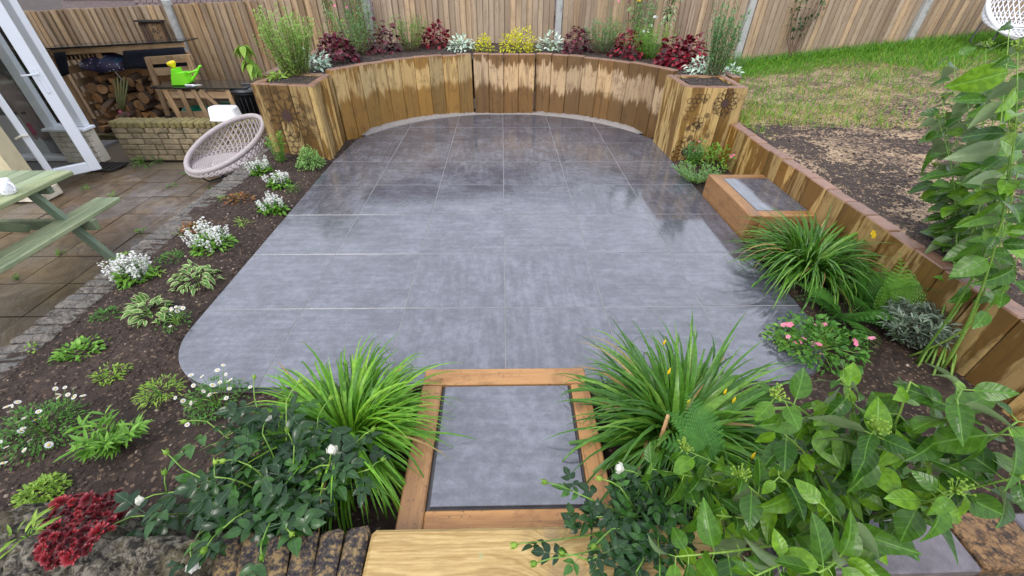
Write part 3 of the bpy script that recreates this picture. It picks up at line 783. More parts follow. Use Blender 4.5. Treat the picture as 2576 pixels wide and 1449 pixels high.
step_tile(ss, 1.915, 2.303, 2.825, 3.432, .184)

# ---------------------------------------------------------------- front wall top
fs_ = thing('front_sleeper', 'pale yellow sleeper with knots and open grain, capping the wall before the step', 'sleeper', (.1, .47, 0))
MB().box((0.0, 0, .155), (1.03, .215, .2), bev=.012).build('beam', M['front_sleeper'], fs_)
fw = MB().box((.0, .46, -.03), (5.0, .2, .16)).build('wall_footing', M['brick_mortar']); fw['kind'] = 'structure'
bc = thing('brick_coping', 'row of dark worn bricks on edge between the mossy rock and the pale sleeper', 'brick coping', (-.62, .47, .05))
for k in range(6):
    mb = MB(); mb.box((0, 0, .1), (.069, .225, .2), bev=.010)
    for i, p in enumerate(mb.v):
        mb.v[i] = (p[0]+.006*mnoise.noise(Vector((p[0]*30, p[1]*30, k*3.3))), p[1]+.006*mnoise.noise(Vector((p[0]*30, p[1]*30, k*3.3+9))), p[2]+.008*mnoise.noise(Vector((p[0]*25, p[1]*25, k*5.1))))
    o = mb.build('brick', M['brick_dark'], bc, loc=(.167-.0725*k, rnd.uniform(-.008, .008), rnd.uniform(-.006, .006))); o.rotation_euler = (rnd.uniform(-.03, .03), rnd.uniform(-.02, .02), .06+.055*k)
MB().box((-.03, 0, .06), (.46, .19, .16), rz=.0).build('mortar_core', M['brick_mortar'], bc)
cp = thing('slab_coping', 'wet slate and rust coloured coping slabs under the large leafy shrub', 'coping', (1.4, .52, .05))
for x0, x1, m in ((-.62, -.34, 'slate_cap'), (-.335, -.02, 'slate_cap'), (-.015, .20, 'cap_orange'), (.205, .5, 'slate_cap'), (.505, .8, 'cap_orange')):
    o = MB().box((0, 0, 0), (x1-x0, .16, .045), bev=.006).build('coping_slab', M[m], cp, loc=((x0+x1)/2, rnd.uniform(-.006, .006), .175+rnd.uniform(-.004, .004))); o.rotation_euler = (rnd.uniform(-.02, .02), 0, rnd.uniform(-.02, .02))
MB().box((.09, 0, .07), (1.4, .14, .16)).build('wall_core', M['brick_dark'], cp)

# ---------------------------------------------------------------- fence
FX0, FX1, FY = -8.4, 11.6, 7.8
fence = thing('closeboard_fence', 'tall closeboard fence of tan feather-edge boards between concrete posts, behind the raised bed', 'fence', (0, FY, 0))
def f_bot(x): return .38+.104*(x-3.9)
def f_top(x): return 1.057+.0445*(x+7.32)
posts = [-8.1, -5.1, -2.09, .89, 3.9, 6.67, 9.6]
fbm_ = []
for old in (0, 1, 2):
    for k in range(3):
        mb = MB(); w = .118
        mb.add([(-w/2, .004, 0), (w/2, -.022, 0), (w/2, .008, 0), (-w/2, .012, 0), (-w/2, .004, 1), (w/2, -.022, 1), (w/2, .008, 1), (-w/2, .012, 1)],
               [(0, 3, 2, 1), (4, 5, 6, 7), (0, 1, 5, 4), (1, 2, 6, 5), (2, 3, 7, 6), (3, 0, 4, 7)])
        if old == 2: mb.v = [(-p[0], p[1], p[2]) for p in mb.v]; mb.f = [tuple(reversed(q)) for q in mb.f]
        fbm_.append(mb.mesh('board', M['fence_old'] if old == 1 else M['fence']))
x = FX0; 
while x < FX1:
    if not any(abs(x-p) < .095 for p in posts):
        zb = f_bot(x)+.06 if x > -2 else f_bot(x)-.1; zt = f_top(x)+rnd.uniform(-.006, .006)
        o = link('board', fbm_[(3 if x < -2.3+rnd.uniform(-.4, .2) else 6 if x > .9 else 0)+rnd.randrange(3)], fence)
        o.location = (x, rnd.uniform(-.003, .003), zb); o.scale = (rnd.uniform(.97, 1.03), 1, zt-zb); o.rotation_euler = (rnd.uniform(-.005, .005), rnd.uniform(-.006, .006), rnd.uniform(-.03, .03))
    x += .0865 if x > -2.2 else .1
for p in posts:
    zb = f_bot(p)-.1; zt = f_top(p)+.05; mb = MB()
    mb.box((0, -.012, (zb+zt)/2), (.10, .1, zt-zb), bev=.012)
    mb.add([(-.05, -.062, zt), (.05, -.062, zt), (.05, .038, zt), (-.05, .038, zt), (0, -.012, zt+.03)], [(0, 1, 4), (1, 2, 4), (2, 3, 4), (3, 0, 4)])
    mb.build('post', M['concrete'], fence, loc=(p, 0, 0))
for a, b in zip(posts[:-1], posts[1:]):
    mb = MB(); mb.bar((a+.06, .01, f_bot(a)-.02), (b-.06, .01, f_bot(b)-.02), .03, .16); mb.build('gravel_board', M['concrete'], fence)
    for q in (.25, .75):
        zr = lambda xx: f_bot(xx)+(f_top(xx)-f_bot(xx))*q
        mb = MB(); mb.bar((a, .05, zr(a)), (b, .05, zr(b)), .07, .08); mb.build('rail', M['fence'], fence)
# small weathered panel let into the fence above the log store
pn = thing('bug_hotel', 'small insect house of drilled pale board and dark slats on the fence', 'insect house', (0, 0, 0))
a = atY(350, 58, 7.74); b = atY(408, 55, 7.74); c = atY(375, 104, 7.74)
w_ = b[0]-a[0]; h_ = a[2]-c[2]+.04; pn.location = (a[0]+w_/2, 7.745, c[2]-.02)
MB().box((0, 0, h_/2), (w_, .05, h_)).build('back', M['log_bark'], pn)
o = MB().box((w_*.2, -.04, h_/2-.01), (w_*.5, .05, h_*.94)).build('drilled_block', M['pallet_z'], pn)
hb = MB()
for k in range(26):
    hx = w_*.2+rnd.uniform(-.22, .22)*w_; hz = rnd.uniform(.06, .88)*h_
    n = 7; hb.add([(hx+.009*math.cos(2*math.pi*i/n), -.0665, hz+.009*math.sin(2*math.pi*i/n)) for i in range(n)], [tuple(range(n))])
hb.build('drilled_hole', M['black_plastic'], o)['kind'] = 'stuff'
for k in range(3): MB().box((-w_*(.42-.14*k), -.035, h_/2-.01), (w_*.11, .04, h_*.92)).build('slat', M['log_bark'], pn)
MB().box((0, -.03, h_+.012), (w_*1.1, .12, .022)).build('roof', M['iron'], pn)
# ---------------------------------------------------------------- neighbour's house behind the fence
nh = thing('neighbour_house', 'house with brown plain-tiled roof showing above the fence top', 'house', (0, 17.5, -1.2), R(8))
MB().box((0, 3.2, 1.0), (26, 5.8, 2.4)).build('wall', M['render_far'], nh)
roof = MB().add([(-13.5, -.2, 1.6), (13.5, -.2, 1.6), (13.5, 5.2, 10.2), (-13.5, 5.2, 10.2), (-13.5, 10.4, 1.6), (13.5, 10.4, 1.6)], [(0, 1, 2, 3), (3, 2, 5, 4), (0, 3, 4), (1, 5, 2)]).build('roof', M['roof_tile'], nh)
sd = Vector((0, 5.4, 8.6)).normalized(); nr = Vector((0, -sd.z, sd.y))
tm = MB().box((0, 0, 0), (.158, .15, .024), bev=.004).mesh('roof_tile', M['roof_tile'])
tilt = math.atan2(sd.z, sd.y)
cnt = 0
for r in range(5):
    for i in range(60):
        o = link('roof_tile', tm, roof); q = Vector((-11.4+i*.172+(r % 2)*.086, -.2, 1.6))+sd*(.07+.115*(r-1))+nr*.022
        o.location = q; o.rotation_euler = (tilt-.10+rnd.uniform(-.02, .02), 0, 0); cnt += 1
rest = MB()
for r in range(5, 62):
    for i in range(0, 1):
        z = Vector((0, -.2, 1.6))+sd*(.07+.115*(r-1))+nr*.02
        MBm = Matrix.Translation(z) @ Matrix.Rotation(tilt-.10, 4, 'X'); rest.box((0, 0, 0), (26.9, .15, .02), M=MBm)
rest.build('upper_tile_course', M['roof_tile'], roof)['kind'] = 'stuff'

# ---------------------------------------------------------------- brick edging of the left border
be = thing('brick_edging', 'long edging of worn grey-brown bricks on edge between the old paving and the planted border', 'brick edging', (-2.54, 3, 0))
eb = []
for k in range(6):
    mb = MB(); mb.box((0, 0, 0), (.205, .064, .1), bev=.010)
    mb.v = [(p[0]+.007*mnoise.noise(Vector((p[0]*14, p[1]*30, k*3.3))), p[1]+.004*mnoise.noise(Vector((p[0]*30, 7, k*2.3))), p[2]+.007*mnoise.noise(Vector((p[0]*12, p[1]*20, k*7.7)))) for p in mb.v]
    eb.append(mb.mesh('brick', M['brick_edge']))
path = [(-2.545, 4.75-.0715*k, 0.0) for k in range(43)]
px_, py_, an = -2.545, path[-1][1], 0.0
while py_ > .72:
    an = min(an+R(1.6), R(24)); px_ += .0715*math.sin(an); py_ -= .0715*math.cos(an); path.append((px_, py_, an))
for (bx, by, a) in path:
    o = link('brick', eb[rnd.randrange(6)], be); o.location = (bx+2.54+rnd.uniform(-.012, .012), by-3, -.02+rnd.uniform(-.006, .006)); o.rotation_euler = (rnd.uniform(-.05, .05), rnd.uniform(-.04, .04), a+rnd.uniform(-.03, .03))
core = MB()
for q0, q1 in zip(path[:-1:4], path[4::4]): core.bar((q0[0]+2.54, q0[1]-3, -.235), (q1[0]+2.54, q1[1]-3, -.235), .17, .36)
core.build('mortar_core', M['brick_mortar'], be)

# ---------------------------------------------------------------- low yard wall of old bricks
yw = thing('yard_brick_wall', 'low weathered brick wall with a mossy coping behind the wicker chair', 'brick wall', (-3.7, 5.53, -.4))
MB().box((0, 0, .23), (2.32, .185, .46)).build('mortar_core', M['brick_mortar'], yw)
bw = [MB().box((0, 0, 0), (l, .1, .062), bev=.008).mesh('brick', M['brick_wall']) for l in (.205, .17, .1)]
for r in range(6):
    xx = -1.17
    while xx < 1.12:
        k = rnd.choice((0, 0, 1, 2)); l = (.205, .17, .1)[k]
        o = link('brick', bw[k], yw); o.location = (xx+l/2, -.055+rnd.uniform(-.006, .004), .04+r*.069); o.rotation_euler = (rnd.uniform(-.02, .02), rnd.uniform(-.012, .012), rnd.uniform(-.02, .02)); xx += l+.012
cb = [MB().box((0, 0, 0), (.066, .225, .075), bev=.011).mesh('brick', M['brick_moss']) for k in range(2)]
xx = -1.17
while xx < 1.15:
    o = link('brick', cb[rnd.randrange(2)], yw); o.location = (xx+.035, rnd.uniform(-.006, .006), .452+rnd.uniform(-.004, .004)); o.rotation_euler = (rnd.uniform(-.03, .03), rnd.uniform(-.05, .05), rnd.uniform(-.04, .04)); xx += .0735

# ---------------------------------------------------------------- house corner with the open door
ho = thing('house', 'cream rendered house corner with painted brick dwarf wall and white window post', 'house', (-5.2, 4.8, -.4))
H0 = Vector((-5.2, 4.8, -.4))
def hp(x, y, z): return (x-H0.x, y-H0.y, z-H0.z)
mb = MB(); mb.box(hp(-7.08, 4.36, .9), (4.0, .18, 2.6)); mb.build('wall', M['render'], ho)
mb = MB(); mb.box(hp(-7.0, 4.33, -.34), (4.2, .24, .12), bev=.01); mb.build('plinth', M['brick_cream'], ho)
MB().box(hp(-7.15, 5.36, 2.28), (4.3, 2.3, .14), bev=.02).build('roof', M['upvc'], ho)
# loose timber and stone set into the wall base
mb = MB(); mb.bar(hp(-5.75, 4.24, .02), hp(-5.25, 4.24, .06), .05, .05); mb.build('wall_batten', M['log_bark'], ho)
mb = MB(); mb.box(hp(-5.38, 5.46, -.2), (.44, .09, .40)); core = mb.build('dwarf_wall', M['brick_cream'], ho)
for r in range(6):
    xx = -5.60+(r % 2)*-.10
    while xx < -5.16:
        x0 = max(xx, -5.6); x1 = min(xx+.2, -5.155)
        if x1-x0 > .03: MB().box((0, 0, 0), (x1-x0-.006, .06, .060), bev=.004).build('brick', M['brick_cream'], core, loc=hp((x0+x1)/2, 5.395, -.37+r*.066))
        xx += .206
MB().box(hp(-5.36, 5.40, .022), (.50, .20, .035), bev=.006).build('window_sill', M['upvc'], ho)
MB().box(hp(-5.21, 5.45, 1.03), (.10, .09, 1.98), bev=.006).build('window_post', M['upvc'], ho)
MB().box(hp(-5.38, 5.452, 1.02), (.24, .02, 1.9)).build('window_glass', M['glass'], ho)
MB().box(hp(-5.58, 5.45, .80), (.12, .10, 2.4), bev=.006).build('door_jamb', M['upvc'], ho)
MB().box(hp(-5.65, 5.45, .80), (.018, .08, 2.38)).build('door_gasket', M['gasket'], ho)
MB().box(hp(-6.1, 5.45, -.36), (1.1, .14, .06), bev=.01).build('threshold', M['upvc'], ho)
# the room behind the doorway
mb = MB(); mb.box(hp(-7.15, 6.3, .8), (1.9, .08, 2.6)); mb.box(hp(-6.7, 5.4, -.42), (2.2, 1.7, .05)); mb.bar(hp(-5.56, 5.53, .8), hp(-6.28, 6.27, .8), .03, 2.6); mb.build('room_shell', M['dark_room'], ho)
wd = thing('washing_machine', 'white appliance seen through the open glazed door', 'appliance', (-6.22, 5.78, -.395))
MB().box((0, 0, .28), (.6, .5, .52), bev=.015).build('cabinet', M['appliance'], wd)
MB().box((0, -.01, .56), (.62, .5, .03), bev=.008).build('worktop', M['gasket'], wd)
ct = thing('coat', 'pinkish grey coat hanging inside the open door', 'coat', tuple(atY(64, 285, 5.62)))
def cloth_blob(prof, sx, sy, seed, n=18):
    mb = MB(); vs = []
    for i, (r, z) in enumerate(prof):
        for k in range(n):
            a = 2*math.pi*k/n; f = 1+.16*math.sin(5*a+seed+i*.3)+.10*math.sin(9*a+i)
            vs.append((r*sx*f*math.cos(a), r*sy*f*math.sin(a), z))
    fs = [(i*n+k, i*n+(k+1) % n, (i+1)*n+(k+1) % n, (i+1)*n+k) for i in range(len(prof)-1) for k in range(n)]+[tuple(range(n-1, -1, -1)), tuple(range((len(prof)-1)*n, len(prof)*n))]
    return mb.add(vs, fs)
cloth_blob([(.8, -.32), (1, -.25), (.95, 0), (1, .2), (.8, .34), (.35, .42), (.1, .45)], .15, .10, 1).build('coat_body', M['coat'], ct, True)
MB().box((.06, -.105, -.16), (.05, .03, .14), bev=.012).build('coat_lining', M['coat_pink'], ct)
# door leaf, swung out
A = Vector(at(128, 452, -.33)); B = Vector(at(257, 424, -.33)); dv = (B-A); Wd = dv.length
dl = thing('glazed_door', 'white glazed door standing open at the house corner, with lever handle', 'door', (A.x, A.y, -.33), math.atan2(dv.y, dv.x))
Hd = 2.05; sw = .105
MB().box((sw*.3, 0, Hd/2), (sw*.6, .06, Hd), bev=.008).build('hinge_stile', M['upvc'], dl)
MB().box((Wd-sw/2, 0, Hd/2), (sw, .06, Hd), bev=.008).build('lock_stile', M['upvc'], dl)
MB().box((Wd/2-.02, 0, .055), (Wd-sw*1.6+.002, .058, .11), bev=.008).build('bottom_rail', M['upvc'], dl)
MB().box((Wd/2-.02, 0, Hd-.05), (Wd-sw*1.6+.002, .058, .1), bev=.008).build('top_rail', M['upvc'], dl)
MB().box((Wd/2-.02, 0, Hd/2), (Wd-sw*1.62, .012, Hd-.2)).build('pane', M['glass'], dl)
for sgn, k in ((-1, 1),):
    hd = MB().box((Wd-sw*.5, sgn*.036, .98), (.03, .012, .24), bev=.004).build('handle_plate', M['upvc'], dl)
    mb = MB(); mb.tube([(Wd-sw*.5, sgn*.04, 1.05), (Wd-sw*.5, sgn*.075, 1.05), (Wd-sw*.5-.02, sgn*.085, 1.05), (Wd-sw*.5-.13, sgn*.085, 1.05)], .009, 8); mb.build('handle', M['upvc'], hd, True)
mb = MB(); mb.tube([(-.05, -.05, .48), (0, -.045, .50), (.06, -.04, .49)], .012, 6); mb.build('door_stay', M['brick_cream'], dl)

# ---------------------------------------------------------------- drain grate
dg = thing('drain_grate', 'dark iron drain grate in the paving between the door and the brick wall', 'drain', (-5.0, 5.22, -.396))
MB().box((0, 0, 0), (.34, .02, .02)).build('frame_bar', M['iron'], dg, loc=(0, -.13, 0)); MB().box((0, 0, 0), (.34, .02, .02)).build('frame_bar', M['iron'], dg, loc=(0, .13, 0))
gm = MB().box((0, 0, 0), (.018, .25, .02)).mesh('grate_bar', M['iron'])
for k in range(6): o = link('grate_bar', gm, dg); o.location = (-.16+.064*k, 0, 0)
MB().box((0, 0, -.006), (.32, .25, .004)).build('sump', M['black_plastic'], dg)

# ---------------------------------------------------------------- log store
ls = thing('log_store', 'lean-to log store of pallets with black felt roof and flaps against the fence', 'log store', (-5.4, 6.9, -.52))
L0 = Vector((-5.4, 6.9, -.52))
def lpnt(p): return (float(p[0])-L0.x, float(p[1])-L0.y, float(p[2])-L0.z)
YF = 6.68
p0 = Vector(atY(95, 122, YF)); p1 = Vector(atY(457, 103, YF))
bk0 = Vector((p0.x-.25, 7.3, p0.z-.03)); bk1 = Vector((p1.x-.15, 7.3, p1.z-.03))
def slab4(a, b, c, d, th):
    mb = MB(); vs = [lpnt(q) for q in (a, b, c, d)]; vs2 = [(q[0], q[1], q[2]-th) for q in vs]
    return mb.add(vs+vs2, [(0, 1, 2, 3), (7, 6, 5, 4), (0, 4, 5, 1), (1, 5, 6, 2), (2, 6, 7, 3), (3, 7, 4, 0)])
slab4(p0, p1, bk1, bk0, .018).build('roof_sheet', M['slate_top'], ls)
dn = Vector((0, 0, -.02)); fwd = Vector((0, .03, 0))
slab4(p0+dn+fwd+Vector((.1, 0, 0)), p1+dn+fwd-Vector((.03, 0, 0)), p1+dn+fwd+Vector((-.03, .05, 0)), p0+dn+fwd+Vector((.1, .05, 0)), .07).build('fascia', M['pallet'], ls)
q0 = Vector(atY(310, 128, YF-.01)); q1 = Vector(atY(462, 118, YF-.01)); q2 = Vector(atY(478, 172, YF-.05)); q3 = Vector(atY(312, 173, YF-.05))
def flap(a, b, c, d, name, nx=10, nz=5, amp=.012, seed=0):
    mb = MB(); vs = []
    for j in range(nz+1):
        for i in range(nx+1):
            u, v = i/nx, j/nz; p = (a*(1-u)+b*u)*(1-v)+(d*(1-u)+c*u)*v
            vs.append(lpnt((p.x, p.y+amp*mnoise.noise(Vector((u*4+seed, v*3, 1)))*2, p.z+amp*v*mnoise.noise(Vector((u*7+seed, 5, 1))))))
    fs = [(j*(nx+1)+i, j*(nx+1)+i+1, (j+1)*(nx+1)+i+1, (j+1)*(nx+1)+i) for j in range(nz) for i in range(nx)]
    o = mb.add(vs, fs).build(name, M['black_felt'], ls, True); sm = o.modifiers.new('t', 'SOLIDIFY'); sm.thickness = .004; return o
flap(q0, q1, q2, q3, 'felt_flap')
flap(Vector(atY(133, 132, YF)), Vector(atY(164, 130, YF)), Vector(atY(176, 186, YF-.02)), Vector(atY(155, 192, YF-.02)), 'felt_flap', 4, 5, seed=4)
for k in range(9):                                   # batten ends under the roof
    s = .10+.05*k*.62; p = p0*(1-s)+p1*s; MB().box((0, 0, 0), (.1, .03, .075), bev=.003).build('slat', M['pallet'], ls, loc=lpnt((p.x, YF+.085, p.z-.13)))
for px0, nm in ((146, 'post'), (486, 'post')):
    p = Vector(atY(px0, 175, YF+.06)); MB().box((0, 0, 0), (.07, .07, p0.z+.45), bev=.004).build(nm, M['pallet_z'], ls, loc=lpnt((p.x, YF+.06, (p0.z-.52)/2)))
# left end: pallet slats seen inside
for k in range(6):
    z = -.42+.17*k; MB().box((0, 0, 0), (.02, .8, .095), bev=.003).build('slat', M['pallet_z'], ls, loc=lpnt((-6.18+.0*k, 7.15, z)))
MB().box((0, 0, 0), (1.35, .03, 1.05)).build('back_panel', M['log_bark'], ls, loc=lpnt((-5.55, 7.30, -.02)))
for k in range(2): MB().box((0, 0, 0), (1.7, .09, .09), bev=.006).build('bearer', M['brick_moss'], ls, loc=lpnt((-5.4, 6.62+.5*k, -.47)))
MB().box((0, 0, 0), (1.5, .022, .11), bev=.003).build('rail', M['log_cut'], ls, loc=lpnt((-5.5, 7.0, .36)))

# pallet leaning in front of the logs
pl = thing('leaning_pallet', 'pale slatted pallet leaning against the log store behind the watering can', 'pallet', (-4.55, 6.5, -.1))
Pc = Vector((-4.55, 6.5, -.1))
ex = .88; up_ = Vector((-.02, .16, .985)).normalized(); rt_ = Vector((1, .0, .06)).normalized()
c00 = Vector(atY(425, 288, 6.42)); 
def plp(u, v, off=0.0):
    q = Vector((-4.84, 6.42, -.10))+rt_*u+up_*v+Vector((0, -1, .16))*off; return q-Pc
for u in (.0, .30, .56): MB().bar(plp(u, 0), plp(u, .74), .065, .03, up=(0, -1, 0), bev=.003).build('stringer', M['pallet_z'], pl)
for v in (.14, .36, .56, .70): MB().bar(plp(-.03, v, -.03), plp(.60, v, -.03), .02, .095, bev=.003).build('slat', M['pallet'], pl)

# logs
def log_mesh(r, L, kind, seed):
    rr = random.Random(seed); mb = MB(); n = 9
    if kind == 0: pr = [(r*(1+rr.uniform(-.12, .12))*math.cos(2*math.pi*k/n), r*(1+rr.uniform(-.12, .12))*math.sin(2*math.pi*k/n)) for k in range(n)]; nb = n
    else:
        a = rr.uniform(.9, 1.7); pr = [(0, -r*.5)]+[(1.15*r*math.sin(-a/2+a*k/5), -r*.5+1.35*r*math.cos(-a/2+a*k/5)) for k in range(6)]; pr = pr[::-1]; nb = len(pr)
    n = len(pr); vs = []
    for j, y in enumerate((-L/2, -L/6, L/6, L/2)):
        for p in pr: vs.append((p[0]*(1+rr.uniform(-.04, .04)), y+rr.uniform(-.008, .008), p[1]*(1+rr.uniform(-.04, .04))))
    mb.cur = 0
    for j in range(3):
        for k in range(n):
            mb.cur = 1 if (kind == 1 and k in (n-2, n-1)) else 0
            mb.add([], []); mb.f.append((j*n+k, j*n+(k+1) % n, (j+1)*n+(k+1) % n, (j+1)*n+k)); mb.mi.append(mb.cur)
    mb.v = vs
    mb.f += [tuple(range(n-1, -1, -1)), tuple(range(3*n, 4*n))]; mb.mi += [1, 1]
    return mb.mesh('log', [M['log_bark'], M['log_cut']])
lm = [log_mesh(rnd.uniform(.062, .085), rnd.uniform(.26, .34), k % 2, k) for k in range(10)]
row = 0; z = -.385
while z < .36:
    x = -6.08+.07*(row % 2)
    while x < -4.62:
        if rnd.random() < .94 and not (z > .2 and (x < -5.7 and rnd.random() < .6)):
            o = link('log', lm[rnd.randrange(10)]); o.location = (x, 6.86+rnd.uniform(-.10, .07)+max(0, z)*.25, z+rnd.uniform(-.012, .012)); o.rotation_euler = (rnd.uniform(-.12, .12), rnd.uniform(0, 6.28), rnd.uniform(-.28, .28))
            tag(o, 'split firewood log in the stack inside the lean-to log store', 'log', 'firewood logs in the store')
        x += rnd.uniform(.125, .15)
    z += .115; row += 1
for lx, ly, lz, ry in ((-5.72, 6.60, -.32, .4), (-5.60, 6.58, -.14, 1.2), (-5.93, 6.6, -.30, 2.2), (-5.78, 6.62, -.02, .2)):
    o = link('log', lm[rnd.randrange(10)]); o.location = (lx, ly, lz); o.rotation_euler = (.2, ry, rnd.uniform(-.6, .6)); tag(o, 'split firewood log in the stack inside the lean-to log store', 'log', 'firewood logs in the store')
# umbrella hung in the store
um = thing('umbrella', 'open dark umbrella with starry print hanging under the log store roof', 'umbrella', tuple(atY(262, 150, 6.86)))
um.rotation_euler = (.3, .05, .2); um.scale = (.92,)*3
mb = MB(); n = 8; vs = [(0, 0, .10)]
for r, z in ((.12, .08), (.24, .02), (.33, -.07)):
    for k in range(n*2):
        a = 2*math.pi*k/(n*2); rr = r*(1 if k % 2 == 0 else .95); vs.append((rr*math.cos(a)*1.15, rr*math.sin(a)*.8, z+(.012 if k % 2 else 0)))
N2 = n*2; fs = [(0, 1+k, 1+(k+1) % N2) for k in range(N2)]+[(1+i*N2+k, 1+(i+1)*N2+k, 1+(i+1)*N2+(k+1) % N2, 1+i*N2+(k+1) % N2) for i in range(2) for k in range(N2)]
o = mb.add(vs, fs).build('canopy', M['umbrella'], um, True); o.modifiers.new('t', 'SOLIDIFY').thickness = .003
mb = MB(); mb.tube([(.02, -.05, .09), (.16, -.14, -.30)], .006, 6); mb.build('shaft', M['steel'], um)
mb = MB(); mb.tube([(.16, -.14, -.29), (.18, -.15, -.345), (.15, -.15, -.36), (.115, -.13, -.33)], .014, 8); mb.build('handle', M['blue_plastic'], um, True)
# big pulled rhubarb stalk lying against the logs
rh = thing('rhubarb_stalk', 'thick green and red rhubarb stalk standing against the firewood', 'rhubarb', tuple(atY(308, 285, 6.6)))
rb = Vector(rh.location)
for k in range(5):
    tp = Vector(atY(286+9*k, 200-6*(k % 2), 6.68))-rb; mb = MB(); mb.tube([(.008*k-.02, 0, 0), tuple(tp*.4+Vector((-.01+.006*k, -.02, 0))), tuple(tp)], [.016, .013, .008], 7); mb.build('stalk', M['dull_stalk'], rh, True)
mb = MB(); mb.tube([(-.02, 0, .03), (0, -.01, 0), (.05, -.02, -.02), (.11, -.02, -.01)], [.03, .034, .022, .008], 8); mb.build('crown', M['coat_pink'], rh, True)

# ---------------------------------------------------------------- pallet-wood table, watering can, bin, box
TY = 6.22
pt = thing('potting_table', 'small table of pale pallet wood with wet black top behind the brick wall', 'table', (-4.1, TY, -.1))
def tp_(x, y, z): return (x+4.1, y-TY, z+.1)
l0 = atY(388, 222, TY-.22); l1 = atY(606, 196, TY+.1)
X0, X1 = float(atY(418, 215, TY-.2)[0])-.03, float(atY(600, 215, TY-.2)[0])+.05
ztop = .36
MB().box(tp_((X0+X1)/2-.05, TY, ztop), (X1-X0+.22, .5, .018), bev=.004).build('table_top', M['slate_top'], pt)
MB().bar(tp_(X0, TY-.2, .27), tp_(X1, TY-.2, .27), .02, .085, bev=.003).build('rail', M['pallet'], pt)
MB().bar(tp_(X0, TY-.2, .02), tp_(X1, TY-.2, .02), .02, .085, bev=.003).build('rail', M['pallet'], pt)
for k, (s, s2, w) in enumerate(((0, .05, .07), (.19, .2, .062), (.36, .43, .06), (.46, .78, .05), (.80, .82, .062), (.97, 1.0, .06))):
    MB().bar(tp_(X0+(X1-X0)*s2, TY-.222-.012*(k == 3), -.1), tp_(X0+(X1-X0)*s, TY-.222-.012*(k == 3), .34), w, .018, up=(0, -1, 0), bev=.003).build('slat', M['pallet_z'], pt)
for xx in (X0+.05, X1-.05): MB().bar(tp_(xx, TY+.2, -.1), tp_(xx, TY+.2, .34), .06, .05, up=(0, -1, 0)).build('leg', M['pallet_z'], pt)
sg = thing('seed_tray_lid', 'dark green plastic tub lying under the potting table', 'tub', (-4.3, TY+.05, -.1))
cloth_blob([(1, 0), (1.1, .1), (.8, .16), (.2, .17)], .16, .12, 3).build('tub_shell', M['green_plastic'], sg, True)
sg2 = thing('seed_tray_lid', 'dark green plastic tray pushed to the far end under the potting table', 'tray', (-3.78, TY+.05, -.1))
cloth_blob([(1, .0), (1.05, .17), (.9, .22), (.2, .225)], .17, .12, 5).build('tray_shell', M['green_plastic'], sg2, True)
# watering can
wc0 = Vector(atY(456, 212, TY-.1)); wc = thing('watering_can', 'lime green watering can with yellow rose standing on the potting table', 'watering can', (wc0.x, TY-.08, ztop+.009))
def wcp(x, y): p = atY(x, y, TY-.1); return (float(p[0])-wc0.x, float(p[2])-wc0.z)
def slab_xz(poly, t, name, mat, parent, bev=.012):
    mb = MB(); n = len(poly); cx = sum(p[0] for p in poly)/n; cz = sum(p[1] for p in poly)/n; vs = []
    for y, k in ((-t/2, .95), (-t/2*.82, 1), (t/2*.82, 1), (t/2, .95)):
        vs += [(cx+(p[0]-cx)*k, y, cz+(p[1]-cz)*k) for p in poly]
    fs = [tuple(range(n)), tuple(range(4*n-1, 3*n-1, -1))]+[(r*n+(k+1) % n, r*n+k, (r+1)*n+k, (r+1)*n+(k+1) % n) for r in range(3) for k in range(n)]
    return mb.add(vs, fs).build(name, mat, parent, False)
body = [wcp(437, 211), wcp(474, 211), wcp(480, 205), wcp(471, 190), wcp(466, 179), wcp(447, 180), wcp(443, 170), wcp(434, 170), wcp(435, 190)]
slab_xz(body, .15, 'body', M['can_green'], wc)
mb = MB(); a_ = wcp(435, 174); b_ = wcp(433, 168); mb.lathe([(.016, 0), (.018, .02)], 12, Matrix.Translation((b_[0], 0, b_[1]))); mb.build('collar', M['can_orange'], wc, True)
mb = MB(); b_ = wcp(431, 162); mb.lathe([(.018, -.04), (.03, -.015), (.05, .006), (.054, .03), (.04, .042), (.001, .046)], 16, Matrix.Translation((b_[0]-.004, 0, b_[1])) @ Matrix.Rotation(-.3, 4, 'Y')); mb.build('rose_head', M['can_yellow'], wc, True)
hp_ = [wcp(474, 207), wcp(482, 198), wcp(492, 182), wcp(499, 166), wcp(503, 164)]
mb = MB(); mb.tube([(p[0], 0, p[1]) for p in hp_], [.022, .017, .015, .014, .010], 8); mb.build('spout', M['can_green'], wc, True)
hq = [wcp(461, 183), wcp(472, 182), wcp(484, 179), wcp(495, 173)]
mb = MB(); mb.tube([(p[0], 0, p[1]) for p in hq], .012, 8); mb.build('handle', M['can_green'], wc, True)
tr = thing('sealant_tube', 'white tube with dark print lying beside the watering can', 'tube', (float(atY(482, 212, TY-.2)[0]), TY-.2, ztop+.012))
mb = MB(); mb.box((-.03, 0, .012), (.12, .03, .028), bev=.008); mb.build('tube_body', M['white_plastic'], tr); mb = MB(); mb.tube([(.03, 0, .012), (.07, 0, .018), (.13, 0, .02)], [.01, .006, .003], 6); mb.build('nozzle', M['white_plastic'], tr)
for k in range(4): MB().box((-.07+.022*k, -.0165, .012), (.012, .002, .012)).build('print_mark', M['black_plastic'], tr)
